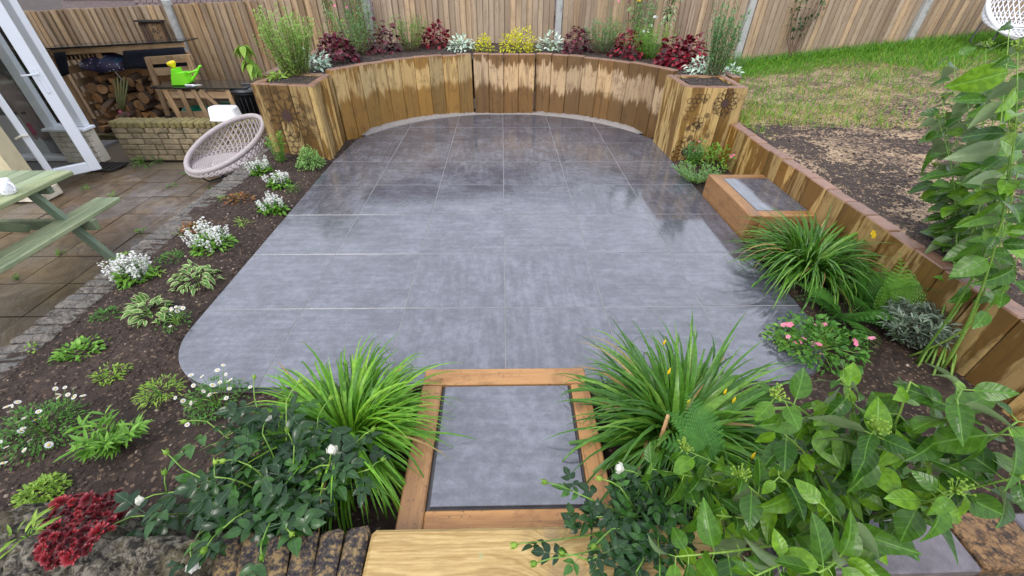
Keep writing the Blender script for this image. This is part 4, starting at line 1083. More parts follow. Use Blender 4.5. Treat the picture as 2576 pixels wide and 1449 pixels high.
# black bin
bn = thing('black_bin', 'round black plastic bin with lid between potting table and sunflower planter', 'bin', (-3.42, 6.15, -.1))
mb = MB(); mb.lathe([(.17, 0), (.205, .38), (.215, .38), (.215, .40), (.19, .40), (.185, .3)], 28); mb.build('tub', M['black_plastic'], bn, True)
mb = MB(); mb.lathe([(.225, .40), (.228, .425), (.20, .445), (.06, .46), (.001, .462)], 28); o = mb.build('lid', M['black_plastic'], bn, True)
MB().box((0, 0, .475), (.14, .035, .03), bev=.01).build('lid_handle', M['black_plastic'], o)
for k in range(22):
    a = 2*math.pi*k/22; MB().box((.195*math.cos(a), .195*math.sin(a), .20), (.012, .012, .34), rz=a).build('rib', M['black_plastic'], bn)
# upturned white tub on the wall
wb0 = Vector(atY(570, 302, 5.5)); wb = thing('white_tub', 'upturned white plastic tub on the brick wall behind the wicker chair', 'tub', (wb0.x, 5.52, .094))
mb = MB(); n = 24; prof = [(1.0, 0), (1.0, .016), (.95, .018), (.88, .13), (.82, .155), (.01, .16)]; vs = []
for r, z in prof:
    for k in range(n):
        a = 2*math.pi*k/n; c, s_ = math.cos(a), math.sin(a); sq = lambda q: math.copysign(abs(q)**.45, q)
        vs.append((.185*r*sq(c), .10*r*sq(s_), z))
fs = [(i*n+k, i*n+(k+1) % n, (i+1)*n+(k+1) % n, (i+1)*n+k) for i in range(len(prof)-1) for k in range(n)]+[tuple(range(n-1, -1, -1)), tuple(range((len(prof)-1)*n, len(prof)*n))]
mb.add(vs, fs).build('tub_shell', M['white_plastic'], wb, True)

# ---------------------------------------------------------------- wicker chair and footstool
def wicker_chair(name, label, loc, rz, mat, scale=1.0, group=None, tilt=.20):
    c = thing(name, label, 'chair', loc, rz, group); c.scale = (scale,)*3
    # local: front -Y ; seat disc at z .32, rim rises towards the back
    def rim(a, k=1.0): return Vector((.46*math.cos(a), .47*math.sin(a), .49+tilt*math.sin(a)))
    def seat(a): return Vector((.34*math.cos(a), .31*math.sin(a)-.10, .27))
    n = 56; mb = MB()
    mb.tube([rim(2*math.pi*k/n) for k in range(n+1)], .030, 10, cap=False); mb.build('rim', mat, c, True)
    def shell(a, t):
        p = seat(a)*(1-t)+rim(a)*t; bul = .06*math.sin(math.pi*t)
        return p+Vector((math.cos(a), math.sin(a), -.5))*bul
    mb = MB(); ns = 44
    for s in (-1, 1):
        for k in range(ns):
            a0 = 2*math.pi*k/ns; pts = []
            for j in range(8):
                t = j/7; pts.append(shell(a0+s*t*.55, t)+Vector((0, 0, .002*s)))
            mb.tube(pts, .0085, 4, cap=False)
    for t in (.12, .2, .28): mb.tube([shell(2*math.pi*k/40, t) for k in range(41)], .006, 4, cap=False)
    mb.build('lattice_shell', mat, c)
    mb = MB(); prev = None; nr = 14
    for j in range(nr):
        f = .98*(1-j/nr)+.02; mb.tube([Vector((0, -.10, .272-.03*(1-f*f)))+Vector((.35*f*math.cos(2*math.pi*k/36), .32*f*math.sin(2*math.pi*k/36), 0)) for k in range(37)], .0145, 5, cap=False)
    mb.build('seat', mat, c, True)
    for s in (-1, 1):
        mb = MB(); mb.tube([(s*.30, -.27, .27), (s*.31, -.29, .06), (s*.30, -.25, .012), (s*.30, .22, .012), (s*.31, .28, .05), (s*.30, .26, .30)], .012, 8); mb.build('leg', M['dark_metal'], c, True)
    mb = MB(); mb.tube([(-.30, -.05, .26), (.30, -.05, .26)], .011, 8); mb.build('brace', M['dark_metal'], c, True)
    return c
cc = at(556, 460, -.4)
wicker_chair('wicker_chair', 'round lilac grey wicker tub chair on the old paving before the brick wall', (float(at(566, 356, .07)[0]), float(at(566, 356, .07)[1]), -.40), R(-36), M['wicker'], .93)
fs0 = thing('wicker_footstool', 'flat round lilac grey wicker footstool beside the tub chair', 'footstool', (-2.97, 4.72, -.4))
mb = MB()
for j in range(13):
    f = 1-j/13; mb.tube([(.29*f*math.cos(2*math.pi*k/36), .25*f*math.sin(2*math.pi*k/36), .27+.02*(1-f)) for k in range(37)], .0125, 5, cap=False)
mb.build('seat', M['wicker'], fs0, True)
mb = MB(); mb.tube([(.295*math.cos(2*math.pi*k/36), .255*math.sin(2*math.pi*k/36), .255) for k in range(37)], .02, 6, cap=False); mb.build('rim', M['wicker'], fs0, True)
for s in (-1, 1): mb = MB(); mb.tube([(s*.2, -.15, .26), (s*.2, -.17, .012), (s*.2, .17, .012), (s*.2, .15, .26)], .011, 8); mb.build('leg', M['dark_metal'], fs0, True)
wch = Vector((7.38, 6.9, float(lawn_z(np.array([7.38]), np.array([6.9]))[0])))
wicker_chair('wicker_chair', 'white wicker chair on the grass by the fence, half hidden by leaves', tuple(wch), R(-20), M['wicker_white'], .98, None, .34)

# ---------------------------------------------------------------- picnic table and mug
pc = thing('picnic_table', 'sage green painted picnic table with attached bench on the old paving', 'picnic table', (-3.75, 2.3, -.4))
def pp(x, y, z): return (x+3.75, y-2.3, z+.4)
for k in range(7): MB().box(pp(-3.405-.0995*k, 2.38, .335), (.094, 1.66+rnd.uniform(-.008, .008), .036), bev=.006).build('top_board', M['green_wood'], pc)
for k in range(2): MB().box(pp(-3.30-.101*k, 2.42, .045), (.096, 1.86, .036), bev=.006).build('seat_board', M['green_wood'], pc)
for k in range(2): MB().box(pp(-4.60-.101*k, 2.42, .045), (.096, 1.86, .036), bev=.006).build('seat_board', M['green_wood'], pc)
for yy in (3.0, 1.72):
    MB().bar(pp(-3.52, yy-.045, .315), pp(-3.19, yy-.045, -.395), .07, .04, up=(0, 1, 0), bev=.004).build('leg', M['green_wood_z'], pc)
    MB().bar(pp(-3.98, yy-.045, .315), pp(-4.72, yy-.045, -.395), .07, .04, up=(0, 1, 0), bev=.004).build('leg', M['green_wood_z'], pc)
    MB().box(pp(-3.95, yy, -.01), (1.46, .04, .085), bev=.004).build('seat_bearer', M['green_wood_z'], pc)
    MB().box(pp(-3.70, yy, .29), (.62, .04, .07), bev=.004).build('top_bearer', M['green_wood_z'], pc)
MB().bar(pp(-3.72, 2.95, -.02), pp(-3.72, 2.45, .30), .06, .035, up=(1, 0, 0), bev=.004).build('strut', M['green_wood_z'], pc)
MB().bar(pp(-3.72, 1.78, -.02), pp(-3.72, 2.3, .30), .06, .035, up=(1, 0, 0), bev=.004).build('strut', M['green_wood_z'], pc)
mg0 = at(26, 487, .353); mg = thing('mug', 'white mug with small dark marks standing on the picnic table', 'mug', (float(mg0[0]), float(mg0[1]), .3535))
mb = MB(); mb.lathe([(.036, 0), (.042, .01), (.043, .098), (.0395, .1), (.038, .012), (.001, .010)], 24); mb.build('cup', M['ceramic'], mg, True)
mb = MB(); mb.tube([(.041, 0, .08), (.066, -.005, .076), (.074, -.006, .05), (.062, -.004, .026), (.041, 0, .024)], .0065, 8); mb.build('handle', M['ceramic'], mg, True)
for a_, z_ in ((-1.2, .03), (-.7, .026), (-1.7, .06)): 
    mb = MB(); mb.lathe([(.001, 0), (.005, .001)], 8, Matrix.Translation((.0432*math.cos(a_), .0432*math.sin(a_), z_)) @ Matrix.Rotation(math.pi/2, 4, 'Y') @ Matrix.Rotation(a_, 4, 'X')); mb.build('printed_mark', M['dark_metal'], mg)
# ---------------------------------------------------------------- plants: templates
def strip_template(width, cols, center, edgeattr=False):
    pass
def ovate(L=1.0, w=.55, ns=6, fold=.18, curl=.25, point=1.0, cols=3, wav=0.0, shape='ovate'):
    """leaf along +Y from the stalk; returns verts, quads, edge weight"""
    vs = []; ed = []
    for i in range(ns+1):
        t = i/ns
        if shape == 'ovate': wd = w*.5*(math.sin(math.pi*min(1, t**.80))**.85)*(1-.25*t*point)
        elif shape == 'round': wd = w*.5*max(0, math.sin(math.pi*t**.72))**.6
        else: wd = w*.5*max(0, math.sin(math.pi*t**.9))**.75
        if i in (0, ns): wd = max(wd*.0, w*.012)
        y = L*t; z = -curl*L*t*t
        for j in range(cols):
            u = -1+2*j/(cols-1)
            vs.append((u*wd, y, z+abs(u)*wd*fold*2-(curl*.25)*L*0+wav*L*math.sin(t*14+j)*abs(u))); ed.append(1.0 if j in (0, cols-1) else 0.0)
    fs = [(i*cols+j, i*cols+j+1, (i+1)*cols+j+1, (i+1)*cols+j) for i in range(ns) for j in range(cols-1)]
    return np.array(vs, float), np.array(fs, int), np.array(ed)
def blade(L=1.0, w=.03, e0=80, e1=-20, ns=8, keel=.35, pw=1.3):
    vs = []; y = z = 0.0; ed = []
    for i in range(ns+1):
        t = i/ns; e = R(e0+(e1-e0)*t**pw)
        wd = w*.5*(.55+.45*math.sin(math.pi*min(1, t*1.3+.15))) * (1 if t < .6 else max(.04, 1-((t-.6)/.4)**1.6))
        nx, nz = -math.sin(e), math.cos(e)
        for u in (-1, 0, 1): vs.append((u*wd, y+nx*abs(u)*wd*keel, z+nz*abs(u)*wd*keel)); ed.append(abs(u))
        y += L/ns*math.cos(e); z += L/ns*math.sin(e)
    fs = [(i*3+j, i*3+j+1, (i+1)*3+j+1, (i+1)*3+j) for i in range(ns) for j in range(2)]
    return np.array(vs, float), np.array(fs, int), np.array(ed)
def rs(seed): return np.random.RandomState(seed)

def foliage(name, parent, mat, tmpl, D, U, P, S, seed=0, origin=(0, 0, 0), stuff=False, var=None):
    """one mesh of many leaves: D directions, U ups, P places (world minus origin), S scales"""
    F3 = frames(D, U)*S[:, None, None]
    tl = tmpl if isinstance(tmpl, list) else [tmpl]; n = len(P); V = []; Fq = []; va = []; ed = []; off = 0
    r = rs(seed+99); vv = r.rand(n) if var is None else var
    for k, (tv, tf, te) in enumerate(tl):
        idx = np.arange(k, n, len(tl))
        if not len(idx): continue
        v, f, a = inst(tv, tf, F3[idx], P[idx], varv=vv[idx]); V.append(v); Fq.append(f+off); va.append(a); ed.append(np.tile(te, len(idx))); off += len(v)
    V = np.concatenate(V); me = fastmesh(name, V, np.concatenate(Fq), mat, np.concatenate(va))
    e = me.attributes.new('edge', 'FLOAT', 'POINT'); e.data.foreach_set('value', np.concatenate(ed).astype(np.float32))
    o = link(name, me, parent)
    o['kind'] = 'stuff'
    return o
def tmesh(name, tm, mat):
    me = fastmesh(name, tm[0], tm[1], mat); e = me.attributes.new('edge', 'FLOAT', 'POINT'); e.data.foreach_set('value', tm[2].astype(np.float32)); return me

def mpp(P): return float(np.dot(np.asarray(P)-CAM_P, _f))/F_PX
SEED = [100]
def spot(px, w, z):
    SEED[0] += 13
    P = at(px[0], px[1], z); s = mpp(P)*(1.34 if z > .5 else .97); r = w*s/2
    P = P+np.array([0, r*.35, 0]); return P, s, r, rs(SEED[0])
def unit(v): return v/np.maximum(np.linalg.norm(v, axis=1, keepdims=True), 1e-6)
def dome(r_, n, r, h, lo=0.0, fill=.35):
    """points in a dome and outward directions"""
    a = r_.rand(n)*2*math.pi; el = np.arcsin(lo+(1-lo)*r_.rand(n)); q = fill+(1-fill)*r_.rand(n)**.5
    d = np.stack([np.cos(a)*np.cos(el), np.sin(a)*np.cos(el), np.sin(el)], 1)
    lump = .78+.44*vnoise(d[:, 0]*2.3+5, d[:, 1]*2.3+d[:, 2]*3, int(r_.randint(999)))
    p = d*np.array([r, r, h])*(q*lump)[:, None]; return p, d

UPZ = np.array([0, 0, 1.0])
LF_OV = [ovate(1, .55, 4, .2, .25), ovate(1, .5, 4, .25, .4), ovate(1, .6, 4, .12, .1)]
LF_RND = [ovate(1, .95, 4, .18, .3, shape='round', wav=.04), ovate(1, .9, 4, .25, .45, shape='round', wav=.06)]
LF_LIN = [ovate(1, .22, 3, .2, .2, shape='lin'), ovate(1, .2, 3, .2, .5, shape='lin')]
LF_NEEDLE = [ovate(1, .28, 2, .1, .1, shape='lin')]
LF_VAR = [ovate(1, .62, 5, .15, .3, cols=5), ovate(1, .56, 5, .2, .5, cols=5)]
def ups_like(D, r_): 
    U = np.tile(UPZ, (len(D), 1))+r_.normal(0, .25, D.shape); U[np.abs(unit(D)[:, 2]) > .95] += np.array([.5, .5, 0]); return U

def mound(label, px, w, h, mat, n, leaf, z=0.0,  tm=LF_OV, name='leafy_plant', cat='plant', droop=.2, lo=0.05, hk=.85, stems=0, group=None):
    P, s, r, q = spot(px, w, z); H = max(h*s*hk, .02)
    if z > .5: n = int(n*1.9); leaf *= 1.1
    t = thing(name, label, cat, tuple(P), 0, group)
    p, d = dome(q, n, r*.88, H*.9, lo); D = d*np.array([1, 1, .7])+q.normal(0, .35, d.shape); D[:, 2] -= droop*.3
    foliage('foliage', t, M[mat], tm, D, ups_like(D, q), p, leaf*q.uniform(.65, 1.2, n), SEED[0])
    mb = MB()
    for k in range(max(5, stems)):
        e = p[q.randint(n)]; mb.tube([(0, 0, -.03), (e[0]*.35, e[1]*.35, e[2]*.6), tuple(e)], [.004, .003, .0015], 4)
    mb.build('stem', M['stem_green'] if mat not in ('lf_purple', 'lf_redpurple', 'lf_bronze') else M['stem_red'], t)['kind'] = 'stuff'
    return t, P, s, r, H, q, p
def flower_stalks(t, q, r, H, n, mat_st, h0, h1, bead=None, bmat=None, spread=.6):
    mb = MB(); fl = []
    for k in range(n):
        a = q.rand()*6.28; b = np.array([math.cos(a), math.sin(a)])*r*q.rand()*spread; e = b*1.5; hh = H*q.uniform(h0, h1)
        pts = [(b[0]*.4, b[1]*.4, 0), (b[0], b[1], hh*.5), (e[0], e[1], hh)]; mb.tube(pts, [.0022, .0018, .001], 4); fl.append((e[0], e[1], hh))
    mb.build('flower_stalk', mat_st, t)['kind'] = 'stuff'
    return fl
def tuft(label, px, w, h, mat, n, z=0.0, name='grassy_plant', cat='plant', lw=.012, e1=(20, 70), hk=.9, group=None, lean=.45, needle=False):
    P, s, r, q = spot(px, w, z); H = max(h*s*hk, .03); t = thing(name, label, cat, tuple(P), 0, group)
    tms = [blade(1, lw/H, 88, e, 4) for e in (10, 35, 60)]
    a = q.rand(n)*2*math.pi; rr = r*.45*q.rand(n)**.5
    p = np.stack([np.cos(a)*rr, np.sin(a)*rr, np.full(n, -.01)], 1)
    D = np.stack([np.cos(a), np.sin(a), np.zeros(n)], 1)+q.normal(0, .3, (n, 3))*np.array([1, 1, .4])
    U = np.stack([np.cos(a)*-lean, np.sin(a)*-lean, np.ones(n)], 1)*0+UPZ-D*np.array([1, 1, 0])*(-lean*(rr/(r*.45))[:, None])*-1
    foliage('foliage', t, M[mat], tms, D, U, p, H*q.uniform(.55, 1.15, n), SEED[0])
    return t, P, s, r, H, q
def bush_needles(label, px, w, h, mat, z=0.0, nst=30, per=34, leaf=.02, name='rosemary', cat='herb', hk=1.0, lean=.5, base=.35, tip=None, wood='stem_brown'):
    """many upright stems clothed with needle leaves"""
    P, s, r, q = spot(px, w, z); H = h*s*hk; t = thing(name, label, cat, tuple(P))
    mb = MB(); PP = []; DD = []
    for k in range(nst):
        a = q.rand()*6.28; b = np.array([math.cos(a), math.sin(a), 0])*r*base*q.rand(); e = np.array([math.cos(a)*r*lean*q.uniform(.4, 1.5), math.sin(a)*r*lean*q.uniform(.4, 1.5), H*q.uniform(.6, 1.05)])
        m = (b+e)/2+np.array([math.cos(a), math.sin(a), 0])*r*.22*q.rand(); pts = []
        for j in range(5):
            u = j/4; pts.append((1-u)**2*b+2*u*(1-u)*m+u*u*e)
        mb.tube(pts, [.003, .0026, .002, .0016, .001], 4)
        u = q.rand(per)**.8*.95+.05; c = ((1-u)**2)[:, None]*b+(2*u*(1-u))[:, None]*m+(u*u)[:, None]*e; tan = unit((e-b)[None, :])[0]
        aa = q.rand(per)*6.28; rad = np.stack([np.cos(aa), np.sin(aa), np.zeros(per)], 1); PP.append(c); DD.append(rad*.8+tan*.8)
    PP = np.concatenate(PP); DD = np.concatenate(DD)
    foliage('foliage', t, M[mat], LF_NEEDLE if leaf < .03 else LF_LIN, DD, ups_like(DD, q), PP, leaf*1.25*q.uniform(.7, 1.25, len(PP)), SEED[0])
    mb.build('stem', M[wood], t)['kind'] = 'stuff'
    return t, P, s, r, H, q
def salvia(label, px, w, h, n=13, z=0.0, group=None):
    """green mound with many white flower spikes"""
    w *= .86; h *= .86
    t, P, s, r, H, q, p = mound(label, px, w, h, 'lf_bright', 260, .042, z, LF_OV, 'white_salvia', 'flower', hk=.55, group=group)
    fl = flower_stalks(t, q, r, H, int(n*1.25), M['stem_green'], 1.05, 1.7, spread=.75)
    PP = []; DD = []
    for (x, y, zz) in fl:
        m = 42; u = q.rand(m); a = q.rand(m)*6.28; L = H*q.uniform(.7, 1.1); PP.append(np.stack([x*(1-.2*u)+np.cos(a)*.008, y*(1-.2*u)+np.sin(a)*.008, zz-L*u], 1)); DD.append(np.stack([np.cos(a), np.sin(a), .5+0*a], 1))
    PP = np.concatenate(PP); DD = np.concatenate(DD); foliage('flower_spike', t, M['white_petal'], LF_RND, DD, ups_like(DD, q), PP, .0125*q.uniform(.6, 1.3, len(PP)), SEED[0]); return t
def daisy_meshes():
    n = 14; mb = MB()
    for k in range(n):
        a = 2*math.pi*k/n; c, s_ = math.cos(a), math.sin(a); w = .17
        mb.add([(c*.25, s_*.25, .02), (c*.7-s_*w, s_*.7+c*w, .06), (c*1.0, s_*1.0, .0), (c*.7+s_*w, s_*.7-c*w, .06)], [(0, 3, 2, 1)])
    pm = mb.mesh('flower', M['white_petal']); mb = MB(); mb.lathe([(.30, 0), (.27, .1), (.15, .17), (.001, .2)], 10); return pm, mb.mesh('flower_centre', M['daisy_eye'], True)
DAISY = daisy_meshes()
def daisies(label, px, w, h, nfl, z=0.0, n=420, aspect=1.0, fsize=.0125, trail=None):
    t, P, s, r, H, q, p = mound(label, px, w, h, 'lf_green', n, .017, z, LF_LIN+LF_OV, 'daisy_clump', 'flower', hk=.55, lo=.0)
    mb = MB()
    for k in range(nfl):
        a = q.rand()*6.28; rr = r*q.uniform(.15, 1.15); x, y = math.cos(a)*rr, math.sin(a)*rr; zz = H*q.uniform(.5, 1.3)*(1-.35*(rr/r)**2)+.012
        mb.tube([(x*.5, y*.5, 0), (x*.85, y*.85, zz*.7), (x, y, zz)], .001, 4)
        f = link('flower', DAISY[0], t); f.location = (x, y, zz); sc = fsize*q.uniform(.75, 1.2); f.scale = (sc,)*3; f.rotation_euler = (q.normal(.35, .35), q.normal(0, .35), q.rand()*6)
        c = link('flower_centre', DAISY[1], f)
    mb.build('flower_stalk', M['stem_green'], t); return t
def sm_flower(mat, petals, name='flower'):
    mb = MB()
    for k in range(petals):
        a = 2*math.pi*k/petals; c, s_ = math.cos(a), math.sin(a); w = .5*math.sin(math.pi/petals)*1.9
        mb.add([(0, 0, 0), (c*.6-s_*w*.8, s_*.6+c*w*.8, .14), (c*1.0-s_*w*.35, s_*1.0+c*w*.35, .1), (c*1.0+s_*w*.35, s_*1.0-c*w*.35, .1), (c*.6+s_*w*.8, s_*.6-c*w*.8, .14)], [(0, 4, 3, 2, 1)])
    return mb.mesh(name, mat)
PINK = sm_flower(M['pink_petal'], 5); YELLOW = sm_flower(M['yellow_petal'], 6)
def put_flowers(t, mesh, pts, size, q, tilt=.6):
    for p in pts:
        f = link('flower', mesh, t); f.location = tuple(float(v) for v in p); f.scale = (size*q.uniform(.75, 1.2),)*3; f.rotation_euler = (q.normal(.5, tilt), q.normal(0, tilt), q.rand()*6)
def heuchera(label, px, w, h, mat='lf_purple', n=110, z=.67, stalks=6, leaf=.055):
    t, P, s, r, H, q, p = mound(label, px, w, h, mat, n, leaf, z, LF_RND, 'heuchera', 'plant', droop=.8)
    if stalks:
        fl = flower_stalks(t, q, r, H, stalks, M['stem_red'], 1.5, 2.6, spread=.5)
        PP = np.concatenate([np.array([[x+q.normal(0, .006), y+q.normal(0, .006), zz-H*q.rand()*.8] for _ in range(7)]) for (x, y, zz) in fl]); DD = q.normal(0, 1, PP.shape); foliage('floret', t, M['lf_redpurple'], LF_OV, DD, ups_like(DD, q), PP, np.full(len(PP), .008), SEED[0])
    return t

# ---------------------------------------------------------------- raised-bed planting
ZB = .665
bush_needles('light green upright rosemary in the sunflower planter beside the wicker chair', (738, 200), 105, 110, 'lf_rosemary', ZB, 80, 70, .03, lean=.75)
mound('small lime rosette at the front corner of the planter with rosemary', (700, 208), 40, 20, 'lf_lime', 40, .05, ZB, LF_OV)
# sapling with drooping pale leaves
P = at(652, 203, ZB); s_ = mpp(P); q = rs(5); sp = thing('young_sapling', 'thin young sapling with hanging lime leaves beside the rosemary', 'sapling', tuple(P))
tipp = np.array([-18*s_, .02, 78*s_]); mb = MB(); mb.tube([(0, 0, -.03), (-4*s_, .01, 30*s_), (-8*s_, .02, 55*s_), tuple(tipp)], [.005, .004, .003, .002], 5); mb.build('trunk', M['stem_brown'], sp)
for k in range(36):
    u = q.choice([.35, .5, .62, .97, 1.0]); b = np.array([-18*s_*u*.8, .02*u, 78*s_*u]); a = q.rand()*6.28
    if k == 0: LM_SAP = tmesh('leaf', ovate(1, .5, 5, .15, .35), M['lf_lime'])
    o = link('leaf', LM_SAP, sp); o.location = tuple(b+np.array([math.cos(a), math.sin(a), 0])*.02); o.scale = (.13*q.uniform(.7, 1.15),)*3
    o.rotation_euler = (q.uniform(-1.0, -.3), 0, a-math.pi/2)
SIL = 'woolly_silver_plant'
mound('silvery woolly-leaved plant between rosemary and burgundy heuchera', (785, 178), 72, 40, 'lf_silver', 95, .06, ZB, LF_OV, SIL)
heuchera('large sprawling burgundy heuchera next to the silver plant by the rosemary', (845, 158), 105, 62, 'lf_purple', 170, ZB, 8)
# tall variegated shrub with pink flowers in front
def tall_varieg(label, px, w, h, nst, n, z, mat='lf_varieg_pale', leaf=.05):
    P, s, r, q = spot(px, w, z); H = h*s; t = thing('tall_variegated_shrub', label, 'shrub', tuple(P)); mb = MB(); PP = []; DD = []
    for k in range(nst):
        a = q.rand()*6.28; e = np.array([math.cos(a)*r*.8*q.rand(), math.sin(a)*r*.5*q.rand(), H*q.uniform(.8, 1.05)]); mb.tube([(e[0]*.2, e[1]*.2, -.02), (e[0]*.6, e[1]*.6, H*.5), tuple(e)], [.005, .004, .002], 5)
        m = int(n*1.6)//nst; u = .28+.72*q.rand(m); c = np.stack([e[0]*u, e[1]*u, e[2]*u], 1)+q.normal(0, .012, (m, 3)); PP.append(c); aa = q.rand(m)*6.28; DD.append(np.stack([np.cos(aa), np.sin(aa), q.uniform(-.7, .3, m)], 1))
    PP = np.concatenate(PP); DD = np.concatenate(DD); foliage('foliage', t, M[mat], LF_VAR, DD, ups_like(DD, q), PP+DD*.012, leaf*1.35*q.uniform(.7, 1.2, len(PP)), SEED[0]); mb.build('stem', M['stem_red'], t)['kind'] = 'stuff'; return t, P, s, r, H, q
tall_varieg('tall cream-edged shrub behind the large sprawling heuchera near the rosemary', (838, 118), 95, 175, 7, 210, ZB)
t, P, s, r, H, q, p = mound('yellow-green geum with small pink flowers behind the sprawling heuchera', (850, 132), 90, 62, 'lf_lime', 130, .04, ZB)
put_flowers(t, PINK, flower_stalks(t, q, r, H, 9, M['stem_green'], 1.3, 2.0), .018, q)
t, P, s, r, H, q = bush_needles('green lavender bush with violet spikes beneath tall yellow yarrow', (897, 142), 92, 70, 'lf_lavender', ZB, 70, 22, .028, 'lavender', 'herb', lean=.8)
fl = flower_stalks(t, q, r, H, 16, M['stem_green'], 1.0, 1.35); PP = np.array([[x+q.normal(0, .005), y+q.normal(0, .005), zz-.03*q.rand()] for (x, y, zz) in fl for _ in range(7)]); foliage('flower_spike', t, M['blue_petal'], LF_RND, q.normal(0, 1, PP.shape), np.tile(UPZ, (len(PP), 1))+.1, PP, np.full(len(PP), .009), 3)
t, P, s, r, H, q = bush_needles('tall grey-green yarrow with flat yellow flower heads before the fence post', (915, 112), 80, 96, 'lf_sage', ZB, 26, 22, .05, 'yarrow', 'flower', lean=.55, wood='stem_green')
def yheads(t, pts, size, q):
    for p in pts:
        mb = MB(); mb.lathe([(.15, -.25), (1, -.05), (.95, .12), (.5, .24), (.001, .27)], 12)
        for i, v in enumerate(mb.v): mb.v[i] = tuple(np.array(v)+q.normal(0, .05, 3))
        o = mb.build('flower_head', M['yellow_petal'], t, True, loc=p); o.scale = (size*q.uniform(.8, 1.25),)*3
yheads(t, [(-.05, 0, H*.98), (.0, .02, H*1.05), (.02, -.03, H*.86), (.10, .0, H*1.06), (-.09, 0, H*.82), (.06, 0, H*.78), (-.03, .03, H*1.1)], .032, q)
heuchera('burgundy heuchera with one red leaf beside the lavender', (958, 135), 82, 62, 'lf_purple', 85, ZB, 5, .06)
t, P, s, r, H, q = bush_needles('pale green french lavender between two burgundy heucheras', (1032, 132), 78, 58, 'lf_bright', ZB, 60, 20, .028, 'lavender', 'herb', lean=.8)
heuchera('compact dark burgundy heuchera between pale lavender and silver plant', (1092, 122), 74, 48, 'lf_redpurple', 110, ZB, 6)
mound('silver woolly plant beside the smaller golden shrub', (1160, 130), 58, 34, 'lf_silver', 70, .065, ZB, LF_OV, SIL)
mound('small golden-leaved shrub above the joint of the curved wall', (1218, 133), 46, 38, 'lf_yellow', 150, .032, ZB, LF_OV, 'golden_shrub', 'shrub')
t, P, s, r, H, q, p = mound('larger golden-leaved shrub at the middle of the raised bed', (1303, 133), 88, 50, 'lf_yellow', 330, .036, ZB, LF_OV, 'golden_shrub', 'shrub')
mound('silver woolly plant between the larger golden shrub and the concrete post', (1384, 132), 60, 38, 'lf_silver', 75, .06, ZB, LF_OV, SIL)
heuchera('dark burgundy heuchera with tall bare flower stems right of the post', (1452, 135), 70, 55, 'lf_purple', 90, ZB, 12, .05)
t, P, s, r, H, q = bush_needles('round deep green lavender beside pink-flowered geum', (1515, 138), 72, 55, 'lf_lavender', ZB, 70, 22, .026, 'lavender', 'herb', lean=.8)
t, P, s, r, H, q, p = mound('bright geum with pink bell flowers behind the deep green lavender', (1545, 118), 80, 62, 'lf_bright', 130, .035, ZB)
put_flowers(t, PINK, flower_stalks(t, q, r, H, 10, M['stem_green'], 1.2, 1.7), .018, q)
heuchera('burgundy heuchera with one large magenta leaf beside white-flowered plant', (1582, 148), 76, 56, 'lf_redpurple', 100, ZB, 8)
tall_varieg('tall cream-edged shrub standing behind the heuchera with magenta leaf', (1592, 118), 80, 165, 5, 130, ZB, 'lf_varieg')
tall_varieg('tall loose variegated shrub arching beside the yellow daisy stems', (1672, 128), 70, 170, 4, 150, ZB, 'lf_varieg_pale', .06)
t, P, s, r, H, q = bush_needles('grey-green yarrow with one yellow flower beside the tall variegated shrubs', (1612, 130), 70, 78, 'lf_sage', ZB, 26, 22, .05, 'yarrow', 'flower', wood='stem_green')
yheads(t, [(-.12, -.02, H*1.0), (-.02, 0, H*1.06)], .03, q)
t, P, s, r, H, q = bush_needles('feathery bright green plant with white flowers at the bed edge', (1640, 152), 80, 58, 'lf_bright', ZB, 70, 24, .03, 'feathery_plant', 'plant', lean=.85, wood='stem_green')
put_flowers(t, sm_flower(M['white_petal'], 5), [(q.uniform(-.15, .12), q.uniform(-.1, .1), H*q.uniform(.7, 1.25)) for _ in range(8)], .016, q)
heuchera('large red-burgundy heuchera beside the planter with rosemary and bee drawing', (1715, 172), 104, 68, 'lf_redpurple', 190, ZB, 12, .06)
mound('silvery curled plant at the foot of the tall rosemary in the bee planter', (1772, 196), 70, 42, 'lf_silver', 90, .055, ZB, LF_OV, SIL)
bush_needles('tall dark rosemary in the planter with the bee drawing', (1800, 205), 88, 120, 'lf_lavender', ZB, 46, 60, .028, lean=.55)
mound('silver leaf tuft behind the tall rosemary', (1842, 192), 36, 26, 'lf_silver', 30, .05, ZB, LF_OV, SIL)
t, P, s, r, H, q = bush_needles('wiry green shoots on the grass behind the bee planter', (1858, 178), 60, 40, 'lf_sage', .40, 26, 18, .03, 'wild_shoots', 'plant', wood='stem_green')
# climbing rose on the fence
P = at(2040, 160, .5); q = rs(77); cl = thing('climbing_rose', 'sparse climbing rose with bare canes on the fence above the grass', 'climber', (float(P[0]), 7.62, float(lawn_z(np.array([P[0]]), np.array([7.6]))[0])))
mb = MB(); tips = []
for k in range(7):
    dx = q.uniform(-.25, .3); tips.append((dx, .1, q.uniform(.55, 1.1))); mb.tube([(q.normal(0, .04), 0, -.02), (dx*.3+q.normal(0, .05), .06, .3), (dx*.8, .1, .6), tips[-1]], [.009, .007, .005, .003], 5)
mb.build('cane', M['stem_brown'], cl)
PP = []; DD = []
for k in range(120):
    e = np.array(tips[q.randint(7)]); u = .45+.6*q.rand(); PP.append(e*np.array([u, 1, u])+q.normal(0, .05, 3)*np.array([1, .3, 1])+np.array([0, -.04, .05])); DD.append(q.normal(0, 1, 3)*np.array([1, .5, .6]))
PP = np.array(PP); DD = np.array(DD); foliage('foliage', cl, M['lf_dark'], LF_OV, DD, ups_like(DD, q), PP, .06*q.uniform(.7, 1.2, len(PP)), 4)

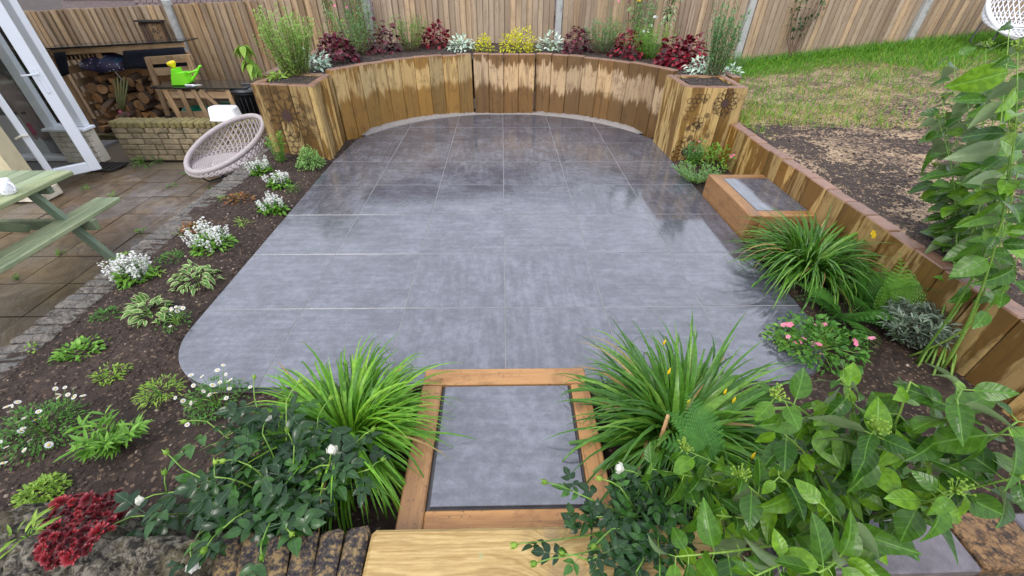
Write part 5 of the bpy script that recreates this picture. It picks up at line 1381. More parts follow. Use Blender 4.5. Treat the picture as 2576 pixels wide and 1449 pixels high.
# ---------------------------------------------------------------- left border planting
salvia('white-spiked salvia beside the wicker footstool at the top of the border', (655, 442), 62, 55, 12)
bush_needles('tall thin green stems against the sunflower drawing', (708, 418), 50, 78, 'lf_bright', 0, 9, 30, .035, 'tall_herb', 'plant', lean=.7, wood='stem_green')
mound('round pale green sedum cushion at the foot of the sunflower planter', (780, 424), 78, 56, 'lf_sedum', 1500, .020, 0, LF_OV, 'sedum', 'plant', hk=1.0)
salvia('white-spiked salvia between the sedum cushion and the bronze plant', (700, 472), 64, 50, 12)
salvia('white-spiked salvia drooping toward the patio edge below the sedum', (685, 535), 78, 58, 13)
mound('low green sprawl at the patio edge beside the white salvia', (735, 480), 46, 20, 'lf_green', 90, .025, 0, LF_LIN)
mound('reddish bronze ground plant next to the brick edging', (598, 520), 78, 50, 'lf_bronze', 150, .035, 0, LF_OV, hk=.6)
mound('thin yellowing seedling on bare soil beside the bronze plant', (612, 572), 46, 36, 'lf_lime', 36, .03, 0, LF_LIN, lo=.2)
mound('reddish bronze plant behind the large white salvia', (480, 590), 70, 45, 'lf_bronze', 110, .035, 0, LF_OV, hk=.6)
salvia('large white-spiked salvia with dark green leaves in the middle of the border', (530, 632), 118, 92, 20)
mound('mossy bright green cushion by the brick edging', (425, 662), 78, 40, 'lf_green', 420, .014, 0, LF_OV, 'cushion_plant', 'plant', hk=.5)
salvia('dense white-spiked salvia leaning over the brick edging', (332, 714), 112, 96, 24)
mound('cream-edged variegated plant with broad leaves near the patio edge', (487, 720), 118, 70, 'lf_varieg', 85, .050, 0, LF_VAR, 'variegated_plant', hk=.65, lo=.1)
mound('cream-edged variegated plant between green cushion and small daisies', (378, 806), 96, 82, 'lf_varieg', 85, .048, 0, LF_VAR, 'variegated_plant', hk=.7, lo=.1)
mound('low green creeping plant beside the brick edging below the dense salvia', (262, 806), 92, 52, 'lf_green', 260, .02, 0, LF_OV+LF_LIN, 'creeping_plant', hk=.4)
daisies('small white daisies beside the rounded patio corner', (436, 822), 84, 60, 11, n=160)
mound('flat bright green leafy plant by the edging at the bend', (188, 905), 132, 56, 'lf_bright', 230, .036, 0, LF_OV, 'creeping_plant', hk=.35)
mound('small lime creeping plant alone on the bare soil', (268, 955), 92, 46, 'lf_lime', 220, .02, 0, LF_LIN+LF_OV, 'creeping_plant', hk=.32)
mound('low plant with reddish needles and a few round leaves near the patio corner', (392, 1004), 112, 70, 'lf_lime', 260, .026, 0, LF_LIN, 'creeping_plant', hk=.4)
daisies('wide clump of white and pinkish daisies spilling over the brick edging', (85, 1120), 215, 140, 30, n=900)
daisies('clump of white daisies between patio corner and rose bush', (528, 1035), 165, 110, 24, n=600)
bush_needles('fresh green plant with narrow whorled leaves on bare soil', (288, 1128), 130, 62, 'lf_bright', 0, 13, 20, .045, 'linear_leaf_plant', 'plant', lean=1.0, wood='stem_green')
mound('bright lime mossy plant beside the rock and red houseleeks', (92, 1262), 120, 84, 'lf_lime', 520, .018, 0, LF_OV, 'creeping_plant', hk=.45)
# right border, back end
t, P, s, r, H, q, p = mound('bushy plant with small pink flowers at the foot of the bee planter', (1792, 428), 128, 75, 'lf_bright', 480, .032, 0, LF_OV, 'pink_geranium', 'flower')
put_flowers(t, PINK, [(q.uniform(-.9, .9)*r, q.uniform(-.8, .2)*r, H*q.uniform(.5, 1.1)) for _ in range(9)], .017, q)
bush_needles('feathery green mat hanging toward the patio behind the side step', (1752, 462), 96, 36, 'lf_sage', 0, 60, 22, .022, 'feathery_mat', 'plant', lean=.95, wood='stem_green')
t, P, s, r, H, q = bush_needles('blue-green spurge beside the bee planter drawing', (1742, 418), 62, 60, 'lf_lavender', 0, 30, 26, .022, 'spurge', 'plant', lean=.7, wood='stem_green')
# ---------------------------------------------------------------- daylily clumps: every blade a part
def daylily(label, x, y, n, L, mat, seed, e_lo=-40, e_hi=45, wid=.016, z=0.0, squash=(1, 1), buds=0, flowers=()):
    q = rs(seed); t = thing('daylily', label, 'daylily', (x, y, z)); ms = []
    for k in range(12):
        e1 = e_lo+(e_hi-e_lo)*k/11; ms.append(tmesh('blade', blade(1, wid/L, 86, e1, 8, .35, 1.1+.5*q.rand()), M[mat]))
    dead = [tmesh('blade', blade(1, wid/L*.8, 80, e, 8, .35), M['lf_dead']) for e in (-60, -85, -30)]
    for i in range(n):
        a = q.rand()*2*math.pi; rr = .13*q.rand()**.5; k = min(11, int(q.rand()**1.0*12)); o = link('blade', ms[k] if i % 16 else dead[i % 3], t)
        o.location = (math.cos(a)*rr, math.sin(a)*rr, -.01); sc = L*q.uniform(.6, 1.12); o.scale = (L*q.uniform(.7, 1.25), sc, sc)
        lean = q.uniform(.05, 1.1)*(rr/.13); o.rotation_euler = Matrix.Rotation(a-math.pi/2+q.normal(0, .25), 3, 'Z').to_euler(); 
        M3 = Matrix.Rotation(a-math.pi/2+q.normal(0, .35), 4, 'Z') @ Matrix.Rotation(-lean, 4, 'X') @ Matrix.Rotation(q.normal(0, .15), 4, 'Y'); o.rotation_euler = M3.to_euler()
    m = 260; a = q.rand(m)*6.283; rr = .12*q.rand(m)**.5; Dd = np.stack([np.cos(a), np.sin(a), np.zeros(m)], 1)+q.normal(0, .25, (m, 3))*np.array([1, 1, 0]); ln = q.uniform(0, .9, m)
    Uu = UPZ+Dd*ln[:, None]; Dl = Dd-UPZ*ln[:, None]*.9
    foliage('inner_blades', t, M[mat], [blade(1, wid/L*.9, 86, e, 7) for e in (e_lo*.6, e_lo*.2, e_hi)], Dl, Uu, np.stack([np.cos(a)*rr, np.sin(a)*rr, np.full(m, -.01)], 1), L*q.uniform(.5, 1.0, m), seed)
    for (fx, fy, fz) in flowers:
        mb = MB(); mb.tube([(fx*.2, fy*.2, 0), (fx*.7, fy*.7, fz*.7), (fx, fy, fz)], .0025, 5); mb.build('flower_stalk', M['stem_green'], t)
        o = link('flower', YELLOW, t); o.location = (fx, fy, fz); o.scale = (.028,)*3; o.rotation_euler = (.9, .3, .2)
    if buds:
        for k in range(buds):
            a = q.rand()*6.28; p = Vector((math.cos(a)*L*.6*q.rand(), math.sin(a)*L*.6*q.rand(), L*q.uniform(.35, .75))); mb = MB(); mb.tube([p, p+Vector((.004, .004, .012)), p+Vector((.006, .006, .03))], [.002, .006, .001], 6); mb.build('bud', M['yellow_petal'], t, True)
    return t
daylily('bright lime-green daylily clump behind the white rose bush, beside the step', -.66, 1.04, 300, .50, 'lf_daylily', 21, e_lo=-105, e_hi=-15, wid=.016)
daylily('large deep green daylily clump beside the step next to the bamboo cane', .72, 1.02, 300, .58, 'lf_daylily_dark', 22, e_lo=-90, e_hi=20, wid=.022, buds=7)
daylily('deep green daylily clump with one yellow flower beside the side step', 2.03, 2.28, 300, .54, 'lf_daylily_dark', 23, e_lo=-105, e_hi=0, wid=.019, flowers=((.20, -.12, .36),))

# ---------------------------------------------------------------- ferns
def frond_mesh(mat, pairs=17, w=.30, droop=.35, fine=8, name='frond'):
    mb = MB(); vs = []; pts = []
    for i in range(9):
        t = i/8; pts.append((0, t*.95, .28*math.sin(t*2.0)-droop*t*t))
    mb.tube(pts, [.009*(1-.85*k/8) for k in range(9)], 4)
    for i in range(pairs):
        t = .10+.88*i/pairs; y = t*.95; z = .28*math.sin(t*2.0)-droop*t*t; L = w*math.sin(math.pi*min(1, .12+t*.93))**.8*(1.12-t*.75)
        for s in (-1, 1):
            d = np.array([s*.93, .36, -.06]); d /= np.linalg.norm(d); n_ = np.array([-d[1], d[0], 0])*s
            for j in range(fine):
                u = (j+.3)/fine; b = np.array([0, y, z])+d*L*u; l = L*.17*(1-u*.75)+.004
                for e in (-1, 1):
                    tip = b+n_*e*l+d*l*.45; w2 = d*L/fine*.40
                    mb.add([b-w2, b+w2, tip+w2*.5, tip-w2*.3], [(0, 1, 2, 3)])
    return mb.mesh(name, M[mat])
def fern(label, x, y, n, L, mat, seed, z=0.0, a0=0, a1=360, el=(.2, .8)):
    q = rs(seed); t = thing('fern', label, 'fern', (x, y, z)); ms = [frond_mesh(mat, 17, .26, .35), frond_mesh(mat, 15, .30, .55)]
    for k in range(n):
        a = R(a0+(a1-a0)*(k+q.rand()*.6)/n); o = link('frond', ms[k % 2], t); sc = L*q.uniform(.8, 1.1); o.scale = (sc,)*3
        o.rotation_euler = (Matrix.Rotation(a-math.pi/2, 4, 'Z') @ Matrix.Rotation(q.uniform(*el), 4, 'X') @ Matrix.Rotation(q.normal(0, .25), 4, 'Y')).to_euler()
    return t
_fb = atD(1800, 1165, 1.36)
fern('green fern with finely cut fronds beside the bamboo cane and deep green daylily', float(_fb[0]), float(_fb[1]), 4, .26, 'lf_fern', 31, float(_fb[2]), 95, 165, (.1, .35))
fern('fern with dark fronds between daylily clump and low retaining wall', 2.16, 1.92, 10, .42, 'lf_fern', 32, .0, 0, 360, (.3, 1.1))
fern('lime green young fern unfurling against the amber retaining wall', 2.20, 1.78, 5, .44, 'lf_fern_light', 33, .02, 20, 150, (.7, 1.2))
fern('low fern spreading over the soil before the silver bush', 1.98, 1.80, 8, .38, 'lf_fern', 34, .0, 120, 330, (.15, .55))
# silver bush, pink geranium
bush_needles('bushy silver-grey curry plant before the low retaining wall', (2290, 872), 128, 100, 'lf_silver_dark', 0, 90, 28, .036, 'silver_bush', 'shrub', lean=.85)
t, P, s, r, H, q, p = mound('loose pale green geranium with pink flowers at the patio corner', (2085, 905), 240, 120, 'lf_green', 520, .030, 0, LF_RND+LF_OV, 'pink_geranium', 'flower', hk=.55, stems=40)
put_flowers(t, PINK, [(q.uniform(-1, .9)*r, q.uniform(-.9, .5)*r, H*q.uniform(.7, 1.25)) for _ in range(13)], .016, q, .4)
t, P, s, r, H, q, p = mound('trailing geranium shoots with pink flowers lying on the wet tile', (1985, 870), 120, 80, 'lf_bright', 130, .026, 0, LF_RND+LF_OV, 'pink_geranium', 'flower', hk=.4, stems=24)
put_flowers(t, PINK, [(q.uniform(-1, .9)*r, q.uniform(-.9, .5)*r, H*q.uniform(.7, 1.25)) for _ in range(6)], .015, q, .4)

# bamboo cane and plant label
_ct = atD(1681, 1045, 1.50); cb0 = np.array([_ct[0]-.0, _ct[1]-.02, 0.0]); bcn = thing('bamboo_cane', 'short bamboo cane stuck in the soil between daylily and fern', 'cane', (float(cb0[0]), float(cb0[1]), 0))
tp = np.array(_ct)-cb0
mb = MB(); mb.tube([tuple(tp*u) for u in (-.1, .50, .51, .52, .76, .775, .79, 1.0)], [.0075, .0072, .009, .0072, .007, .0088, .007, .0068], 8); mb.build('cane', M['bamboo'], bcn, True)
pl_ = thing('plant_label', 'small pale plastic plant label in the soil beside the step frame', 'label', (.40, .80, 0)); MB().box((0, 0, .05), (.018, .0015, .14), bev=.0005).build('tag_strip', M['label_plastic'], pl_)

# ---------------------------------------------------------------- roses
def rose_leaf_mesh(seed, five=True):
    V = []; Fq = []; ed = []; off = 0; q = rs(seed)
    for (y, a, sc) in ((.98, 0, .62), (.78, .95, .52), (.78, -.95, .52), (.42, 1.15, .44), (.42, -1.15, .44))[:5 if five else 3]:
        tv, tf, te = ovate(1, .66, 6, .16, .22+.1*q.rand(), shape='ovate'); c, s_ = math.cos(-a), math.sin(-a)
        v = tv*sc; v = np.stack([v[:, 0]*c-v[:, 1]*s_, v[:, 0]*s_+v[:, 1]*c+y, v[:, 2]-.12*y*y], 1); V.append(v); Fq.append(tf+off); ed.append(te); off += len(v)
    tv = np.array([(-.012, 0, 0), (.012, 0, 0), (.01, .5, -.02), (-.01, .5, -.02), (.006, 1.0, -.11), (-.006, 1.0, -.11)]); V.append(tv); Fq.append(np.array([(0, 1, 2, 3), (3, 2, 4, 5)])+off); ed.append(np.zeros(6))
    return tmesh('leaf', (np.concatenate(V), np.concatenate(Fq), np.concatenate(ed)), M['lf_rose'])
RL = [rose_leaf_mesh(1), rose_leaf_mesh(2), rose_leaf_mesh(3, False)]
def bud_mesh():
    mb = MB(); mb.cur = 0; mb.lathe([(.12, -.25), (.28, -.12), (.34, .05), (.30, .28), (.22, .42)], 9); mb.cur = 0
    for k in range(5):
        a = 2*math.pi*k/5; c, s_ = math.cos(a), math.sin(a); mb.add([(c*.3-s_*.16, s_*.3+c*.16, .05), (c*.3+s_*.16, s_*.3-c*.16, .05), (c*.42, s_*.42, .75)], [(0, 1, 2)])
    return mb.mesh('bud', M['lf_lime'], True)
def rose_mesh():
    mb = MB(); mb.lathe([(.15, -.2), (.42, .05), (.55, .4), (.45, .72), (.30, .86), (.12, .80), (.001, .78)], 12)
    for i, v in enumerate(mb.v): mb.v[i] = (v[0]*(1+.10*math.sin(v[2]*6+i)), v[1]*(1+.1*math.cos(i*1.3)), v[2]+.04*math.sin(i*2.1))
    for k in range(5):
        a = 2*math.pi*k/5+.3; c, s_ = math.cos(a), math.sin(a); mb.add([(c*.3, s_*.3, .0), (c*.62-s_*.42, s_*.62+c*.42, .35), (c*.75, s_*.75, .72), (c*.62+s_*.42, s_*.62-c*.42, .35)], [(0, 3, 2, 1)])
    return mb.mesh('flower', M['cream_petal'], True)
BUD = bud_mesh(); ROSE = rose_mesh()
def bez(a, b, c, n=7): return [a*(1-u)**2+b*2*u*(1-u)+c*u*u for u in [i/(n-1) for i in range(n)]]
def rose(label, base, canes, seed, leaf=.085, per=7, nbud=9, nfl=5, rad=.0035):
    q = rs(seed); B = Vector([float(v) for v in base]); t = thing('white_rose', label, 'rose bush', tuple(B)); ends = []
    for (c, e) in canes:
        c = Vector([float(v) for v in c])-B; e = Vector([float(v) for v in e])-B; pts = bez(Vector((q.normal(0, .02), q.normal(0, .02), -.02)), c, e)
        mb = MB(); mb.tube(pts, [rad*(1.2-.1*i) for i in range(7)], 6); mb.build('cane', M['stem_green'], t, True)
        for k in range(per):
            u = .22+.78*(k+q.rand()*.5)/per; i = min(5, int(u*6)); p = pts[i].lerp(pts[i+1], min(1, u*6-i)); a = q.rand()*6.28
            o = link('leaf', RL[q.randint(3)], t); o.location = p; sc = leaf*q.uniform(.7, 1.2); o.scale = (sc,)*3
            o.rotation_euler = (Matrix.Rotation(a, 4, 'Z') @ Matrix.Rotation(q.uniform(-.35, .45), 4, 'X') @ Matrix.Rotation(q.normal(0, .35), 4, 'Y')).to_euler()
        ends.append((pts[-1], (pts[-1]-pts[-2]).normalized()))
    for k in range(nbud+nfl):
        p, d = ends[k % len(ends)]; d = Vector((d.x+q.normal(0, .5), d.y+q.normal(0, .5), abs(d.z)*.3+q.normal(.25, .35))).normalized(); L = q.uniform(.04, .09); tip = p+d*L
        mb = MB(); mb.tube([p, p+d*L*.5+Vector((0, 0, .008)), tip], [.0024, .002, .002], 5); st_ = mb.build('flower_stalk', M['stem_green'], t, True)
        o = link('bud' if k < nbud else 'flower', BUD if k < nbud else ROSE, t); o.location = tip; o.scale = ((.024 if k < nbud else .023)*q.uniform(.85, 1.1),)*3; o.rotation_euler = d.to_track_quat('Z', 'Y').to_euler()
    return t
def D(x, y, d): return atD(x, y, d)
b1 = at(720, 1290, 0)
C1 = [((600, 1200, 1.42), (420, 1240, 1.33)), ((560, 1280, 1.38), (330, 1300, 1.30)), ((620, 1130, 1.5), (520, 1060, 1.50)), ((660, 1080, 1.55), (640, 1000, 1.55)), ((720, 1100, 1.5), (720, 1010, 1.5)),
      ((800, 1120, 1.5), (800, 1050, 1.5)), ((850, 1150, 1.5), (900, 1110, 1.5)), ((840, 1200, 1.45), (930, 1180, 1.42)), ((650, 1240, 1.35), (560, 1330, 1.22)), ((700, 1250, 1.32), (660, 1360, 1.2)), ((680, 1180, 1.4), (600, 1160, 1.4)), ((740, 1180, 1.4), (740, 1120, 1.42)), ((780, 1220, 1.4), (820, 1230, 1.35)), ((640, 1200, 1.4), (540, 1200, 1.35)), ((730, 1250, 1.35), (720, 1330, 1.24)), ((600, 1250, 1.4), (460, 1180, 1.38)), ((520, 1290, 1.32), (480, 1370, 1.2)), ((690, 1150, 1.45), (660, 1090, 1.46)), ((760, 1160, 1.45), (830, 1170, 1.4))]
rose('sprawling white rose bush with lime buds and dark wet leaves left of the step', b1, [(D(*c), D(*e)) for c, e in C1], 41, .09, 13, 16, 4)
b2 = at(1640, 1300, 0)
C2 = [((1580, 1300, 1.25), (1440, 1235, 1.25)), ((1560, 1340, 1.2), (1340, 1365, 1.18)), ((1600, 1280, 1.25), (1560, 1225, 1.28)), ((1600, 1360, 1.15), (1480, 1410, 1.1)), ((1620, 1330, 1.2), (1540, 1330, 1.18)), ((1640, 1380, 1.12), (1600, 1440, 1.05)), ((1560, 1380, 1.15), (1420, 1400, 1.1)), ((1650, 1340, 1.2), (1660, 1400, 1.1)), ((1660, 1260, 1.3), (1620, 1200, 1.32)), ((1640, 1300, 1.25), (1500, 1300, 1.22)), ((1680, 1350, 1.2), (1720, 1420, 1.1))]
rose('small white rose with green buds leaning over the pale sleeper', b2, [(D(*c), D(*e)) for c, e in C2], 43, .07, 12, 7, 2, .003)

# ---------------------------------------------------------------- large shrub with broad ribbed leaves (right foreground and right edge)
VL = [tmesh('leaf', ovate(1, w_, 8, f_, c_, cols=5, wav=v_), M['lf_viburnum']) for w_, f_, c_, v_ in ((.68, .13, .22, .008), (.60, .22, .42, .01), (.74, .08, .12, .014), (.64, .28, .6, .012), (.70, .02, .3, .02))]
def shrub(label, base, canes, seed, leaf, gap, rad=.006, extra=0):
    q = rs(seed); B = Vector([float(v) for v in base]); t = thing('broadleaf_shrub', label, 'shrub', tuple(B)); cnt = 0
    for (c, e, l0) in canes:
        c = Vector([float(v) for v in c])-B; e = Vector([float(v) for v in e])-B; b = Vector((q.normal(0, .06), q.normal(0, .06), -.03)); pts = bez(b, c, e, 11); Ltot = sum((pts[i+1]-pts[i]).length for i in range(10))
        mb = MB(); mb.tube(pts, [rad*(1.15-.085*i) for i in range(11)], 7); mb.build('cane', M['stem_green'], t, True)
        npair = max(3, int(Ltot*(1-l0)/gap)); 
        for k in range(npair+1):
            u = l0+(1-l0)*k/npair; i = min(9, int(u*10)); p = pts[i].lerp(pts[i+1], min(1, u*10-i)); tan = (pts[i+1]-pts[i]).normalized(); a0 = (k % 2)*math.pi/2+q.normal(0, .3)
            s_ = tan.orthogonal().normalized(); w = tan.cross(s_)
            sub = None
            for h in (0, 1):
                if q.rand() < .06: continue
                rd = (s_*math.cos(a0+h*math.pi)+w*math.sin(a0+h*math.pi)); d = (rd+tan*q.uniform(.15, .7)+Vector((0, 0, q.uniform(-1.1, .2)))).normalized()
                o = link('leaf', VL[q.randint(5)], t); sc = leaf*q.uniform(.48, 1.2)*(1 if k < npair else .7); o.scale = (sc,)*3; pet = p+d*leaf*.16
                mb = MB(); mb.tube([p, p+d*leaf*.1, pet+d*.004], rad*.25, 4); mb.build('leaf_stalk', M['stem_green'], o if False else t)
                up = Vector((q.normal(0, .7), q.normal(0, .65)-.4, 1.0)); up = (up-d*up.dot(d)).normalized(); sx = d.cross(up)
                o.matrix_basis = Matrix.Translation(pet) @ Matrix(((sx.x, d.x, up.x, 0), (sx.y, d.y, up.y, 0), (sx.z, d.z, up.z, 0), (0, 0, 0, 1))) @ Matrix.Scale(sc, 4); cnt += 1
        # flat-topped cluster of tiny green buds at some cane ends
        if q.rand() < .4:
            mb = MB(); e_ = pts[-1]
            for k in range(22):
                d = Vector((q.normal(0, 1), q.normal(0, 1), 1.6)).normalized(); p2 = e_+d*.035*q.uniform(.6, 1.1); mb.tube([e_, p2], [.0011, .0009], 3); mb.lathe([(.001, -.003), (.0035, 0), (.001, .0035)], 5, Matrix.Translation(p2))
            mb.build('flower_bud_cluster', M['lf_lime'], t)
    return t
bs = at(2180, 1330, 0)
CA = [((2000, 1240, 1.25), (1640, 1180, 1.30), .3), ((2000, 1250, 1.2), (1720, 1130, 1.3), .35), ((2020, 1330, 1.15), (1760, 1290, 1.15), .3), ((2000, 1380, 1.05), (1700, 1400, 1.05), .3), ((2050, 1380, 1.0), (1900, 1449, .95), .3),
      ((2100, 1200, 1.2), (1960, 1080, 1.2), .35), ((2150, 1050, 1.15), (1950, 1000, 1.10), .4), ((2200, 1100, 1.1), (2120, 950, 1.05), .4), ((2250, 1100, 1.05), (2290, 960, .98), .35), ((2330, 1150, 1.0), (2420, 980, .92), .35),
      ((2400, 1180, .98), (2560, 1060, .88), .35), ((2350, 1250, 1.0), (2560, 1200, .88), .35), ((2280, 1280, 1.0), (2400, 1240, .9), .3), ((2150, 1180, 1.1), (2060, 1020, 1.15), .35), ((2200, 1200, 1.05), (2200, 1080, .98), .3), ((2100, 1300, 1.1), (1960, 1200, 1.1), .3), ((2120, 1350, 1.05), (2080, 1280, 1.0), .3), ((2150, 1400, 1.0), (2060, 1440, .92), .3), ((1950, 1300, 1.1), (1860, 1200, 1.15), .35)]
shrub('broad-leaved shrub arching over the coping slabs, wet ribbed leaves', bs, [(D(*c), D(*e), l) for c, e, l in CA], 51, .098, .055)
bt = np.array([2.22, 1.42, 0.0])
CT = [((2440, 700, 2.3), (2370, 250, 2.35), .5), ((2430, 720, 2.35), (2400, 140, 2.45), .45), ((2470, 650, 2.2), (2480, 120, 2.1), .45), ((2500, 640, 2.1), (2540, 60, 1.9), .5), ((2440, 650, 2.3), (2350, 420, 2.45), .5), ((2480, 680, 2.2), (2380, 560, 2.4), .5), ((2500, 700, 2.1), (2560, 430, 1.8), .45), ((2460, 700, 2.25), (2450, 380, 2.2), .45), ((2450, 720, 2.3), (2400, 330, 2.4), .5), ((2520, 720, 2.0), (2576, 330, 1.6), .5), ((2470, 600, 2.2), (2430, 200, 2.3), .5), ((2500, 560, 2.1), (2500, 220, 2.0), .5), ((2520, 820, 1.9), (2560, 640, 1.7), .6),
 ((2570, 650, 1.5), (2560, 130, 1.3), .5), ((2560, 600, 1.6), (2540, 330, 1.4), .55), ((2480, 640, 2.2), (2360, 300, 2.3), .5)]
shrub('tall upright broad-leaved shrub with bare lower stems in front of the bare lawn', bt, [(D(*c), D(*e), l) for c, e, l in CT], 52, .115, .055, .0052)

# ---------------------------------------------------------------- rock and houseleeks
rk = thing('rockery_stone', 'rough lichen-marked rock with folded ridges under the red houseleeks', 'rock', (-1.3, .45, 0))
def rock_z(X, Y):
    x = X; b = .27-.9*np.maximum(0, np.abs(Y-.42)-.12)**1.0*1.2-.6*np.maximum(0, -x-1.72)-1.6*np.maximum(0, x+.90)
    f = fbm(X*4.5, Y*6.5, 31, 4); rd = np.abs(fbm(X*5+Y*3, Y*9-X*2, 41, 4)-.47)
    return b+.17*(f-.47)-.26*rd+.035*fbm(X*25, Y*25, 51, 3)+.05*np.abs(fbm(X*11+Y*4, Y*16, 61, 4)-.47)-.06*np.exp(-((X+1.48)/.04)**2)
nx, ny = 260, 150; X, Y = np.meshgrid(np.linspace(-2.0, -.80, nx), np.linspace(.12, .78, ny)); Z = np.maximum(rock_z(X, Y), -.06)
V = np.stack([X.ravel()+1.3, Y.ravel()-.45, Z.ravel()], 1); i = np.arange(nx*ny).reshape(ny, nx); F = np.stack([i[:-1, :-1].ravel(), i[:-1, 1:].ravel(), i[1:, 1:].ravel(), i[1:, :-1].ravel()], 1)
link('stone', fastmesh('stone', V, F, M['rock']), rk)
def rosette_mesh(seed, rings=5):
    q = rs(seed); V = []; Fq = []; off = 0
    for k in range(rings*7):
        u = (k+1)/(rings*7); a = k*2.39996; r = .15+.85*u; el = 1.25*(1-u)+.12; L = .42+.25*u; b = np.array([math.cos(a), math.sin(a), 0])*r*.45; d = np.array([math.cos(a)*math.cos(el), math.sin(a)*math.cos(el), math.sin(el)])
        s_ = np.array([-math.sin(a), math.cos(a), 0])*.17*(.6+.6*u); n_ = np.cross(s_, d); n_ = n_/np.linalg.norm(n_)*.05
        V += [b-s_*.7, b+s_*.7, b+d*L*.65+s_-n_, b+d*L, b+d*L*.65-s_-n_]; Fq += [(off, off+1, off+2, off+3), (off, off+3, off+4, off)]; off += 5
    Fq = np.array([(a, b, c, d) if a != d else (a, b, c, c) for a, b, c, d in Fq]); T = []
    for a, b, c, d in Fq: T.append((a, b, c)); (T.append((a, c, d)) if d != c and d != a else None)
    V = np.array(V); va = np.linspace(0, .999, len(V)); return fastmesh('rosette', V, np.array(T), M['lf_semp'], va*0+q.rand(len(V))*.25, smooth=False)
RM = [rosette_mesh(k) for k in range(4)]
hl = thing('houseleek_cluster', 'dense cluster of dark red houseleek rosettes growing on the rock', 'houseleek', (-1.28, .58, 0)); q = rs(61)
poly = [(150, 1250), (300, 1238), (310, 1310), (260, 1345), (200, 1400), (130, 1420), (85, 1400), (110, 1320)]
def inpoly(x, y):
    c = False; n = len(poly)
    for i in range(n):
        x1, y1 = poly[i]; x2, y2 = poly[i-1]
        if (y1 > y) != (y2 > y) and x < (x2-x1)*(y-y1)/(y2-y1)+x1: c = not c
    return c
cntr = []; tries = 0
while len(cntr) < 105 and tries < 6000:
    tries += 1; x, y = q.uniform(80, 315), q.uniform(1235, 1425)
    if not inpoly(x, y): continue
    r = q.choice([8, 11, 14, 19, 24])
    if any((x-a)**2+(y-b)**2 < (.62*(r+c))**2 for a, b, c in cntr): continue
    cntr.append((x, y, r)); z = .27
    for _ in range(4): P = at(x, y, z); z = float(rock_z(np.array([P[0]]), np.array([P[1]]))[0])
    z = max(z, .16)+.02+.02*q.rand(); P = at(x, y, z); o = link('rosette', RM[q.randint(4)], hl); o.location = (float(P[0])+1.28, float(P[1])-.58, z); sc = r*mpp(P)*1.15; o.scale = (sc,)*3; o.rotation_euler = (q.normal(.25, .25), q.normal(0, .25), q.rand()*6)
mound('pale grassy weed growing from a crack in the rock', (62, 1372), 90, 60, 'lf_lime', 26, .055, .2, LF_LIN, 'grass_weed', lo=.2)
mound('sparse green weed between rock and dark bricks', (560, 1400), 90, 60, 'lf_green', 60, .035, .12, LF_OV+LF_LIN, 'grass_weed', hk=.5)

# ---------------------------------------------------------------- weeds in the old paving
for i, (x, y, w, h) in enumerate([(365, 418, 80, 24), (345, 415, 40, 34), (490, 440, 70, 26), (500, 395, 46, 40), (535, 480, 30, 20), (468, 550, 36, 18), (215, 475, 30, 14), (280, 492, 26, 12), (430, 470, 26, 12), (350, 585, 22, 12), (215, 600, 22, 12), (590, 480, 30, 16), (40, 700, 20, 10), (148, 638, 16, 8)]):
    z = -.4 if x < 560 else -.02
    mound('small green weeds sprouting from a joint of the old paving', (x, y), w, h, 'lf_bright' if i % 2 else 'lf_green', 45 if w > 30 else 22, .04 if w > 40 else .028, z, LF_OV+LF_LIN, 'paving_weed', 'weed', hk=.6, group='weeds in the old paving joints')
for i, (x, y, w, h) in enumerate([(455, 590, 40, 12), (560, 505, 44, 14), (395, 690, 30, 10), (75, 880, 50, 12), (300, 650, 40, 12)]):
    mound('thin weeds creeping over the brick edging', (x, y), w, h, 'lf_lime', 26, .024, .02, LF_OV+LF_LIN, 'edging_weed', 'weed', hk=.5, group='weeds on the brick edging')

# ---------------------------------------------------------------- loose stuff on the ground
def scatter_chunks(name, n, fn, mat, size, seed, flat=.6):
    q = rs(seed); P = fn(q, n); n = len(P)
    tv = np.array([(-1, -.8, -.4), (1, -.7, -.4), (.8, .9, -.4), (-.9, .7, -.4), (-.6, -.5, .5), (.6, -.6, .4), (.5, .5, .6), (-.5, .6, .4)]); tf = np.array([(0, 1, 5, 4), (1, 2, 6, 5), (2, 3, 7, 6), (3, 0, 4, 7), (4, 5, 6, 7)])
    Dd = q.normal(0, 1, (n, 3))*np.array([1, 1, .25]); Uu = np.tile(UPZ, (n, 1))+q.normal(0, .4, (n, 3)); F3 = frames(Dd, Uu)*(size*(.4+q.rand(n)**3*1.6))[:, None, None]
    V, F, va = inst(tv, tf, F3, P, varv=q.rand(n)); o = link(name, fastmesh(name, V, F, M[mat], va, smooth=False)); o['kind'] = 'stuff'; return o
def border_pts(q, n):
    x = np.concatenate([q.uniform(-2.45, -1.74, int(n*.55)), q.uniform(-1.9, 1.8, int(n*.3)), q.uniform(1.8, 2.3, n-int(n*.55)-int(n*.3))]); m = len(x)
    y = q.uniform(.6, 4.4, m); mid = slice(int(n*.55), int(n*.55)+int(n*.3)); y[mid] = q.uniform(.58, 1.34, int(n*.3))
    k = ~inside_pat(x, y) & ~((np.abs(x) < .38) & (y < 1.34)) & ~((x > 1.8) & (y > 2.7) & (y < 3.52)); x, y = x[k], y[k]; return np.stack([x, y, soil_z(x, y)+.002], 1)
o = scatter_chunks('soil_crumbs', 12000, border_pts, 'earth_clod', .0055, 71); tag(o, 'loose dark soil crumbs over the planted borders', 'soil')
o = scatter_chunks('pebbles', 260, border_pts, 'pebble', .005, 72); tag(o, 'small pale pebbles and chips scattered on the border soil', 'pebbles')
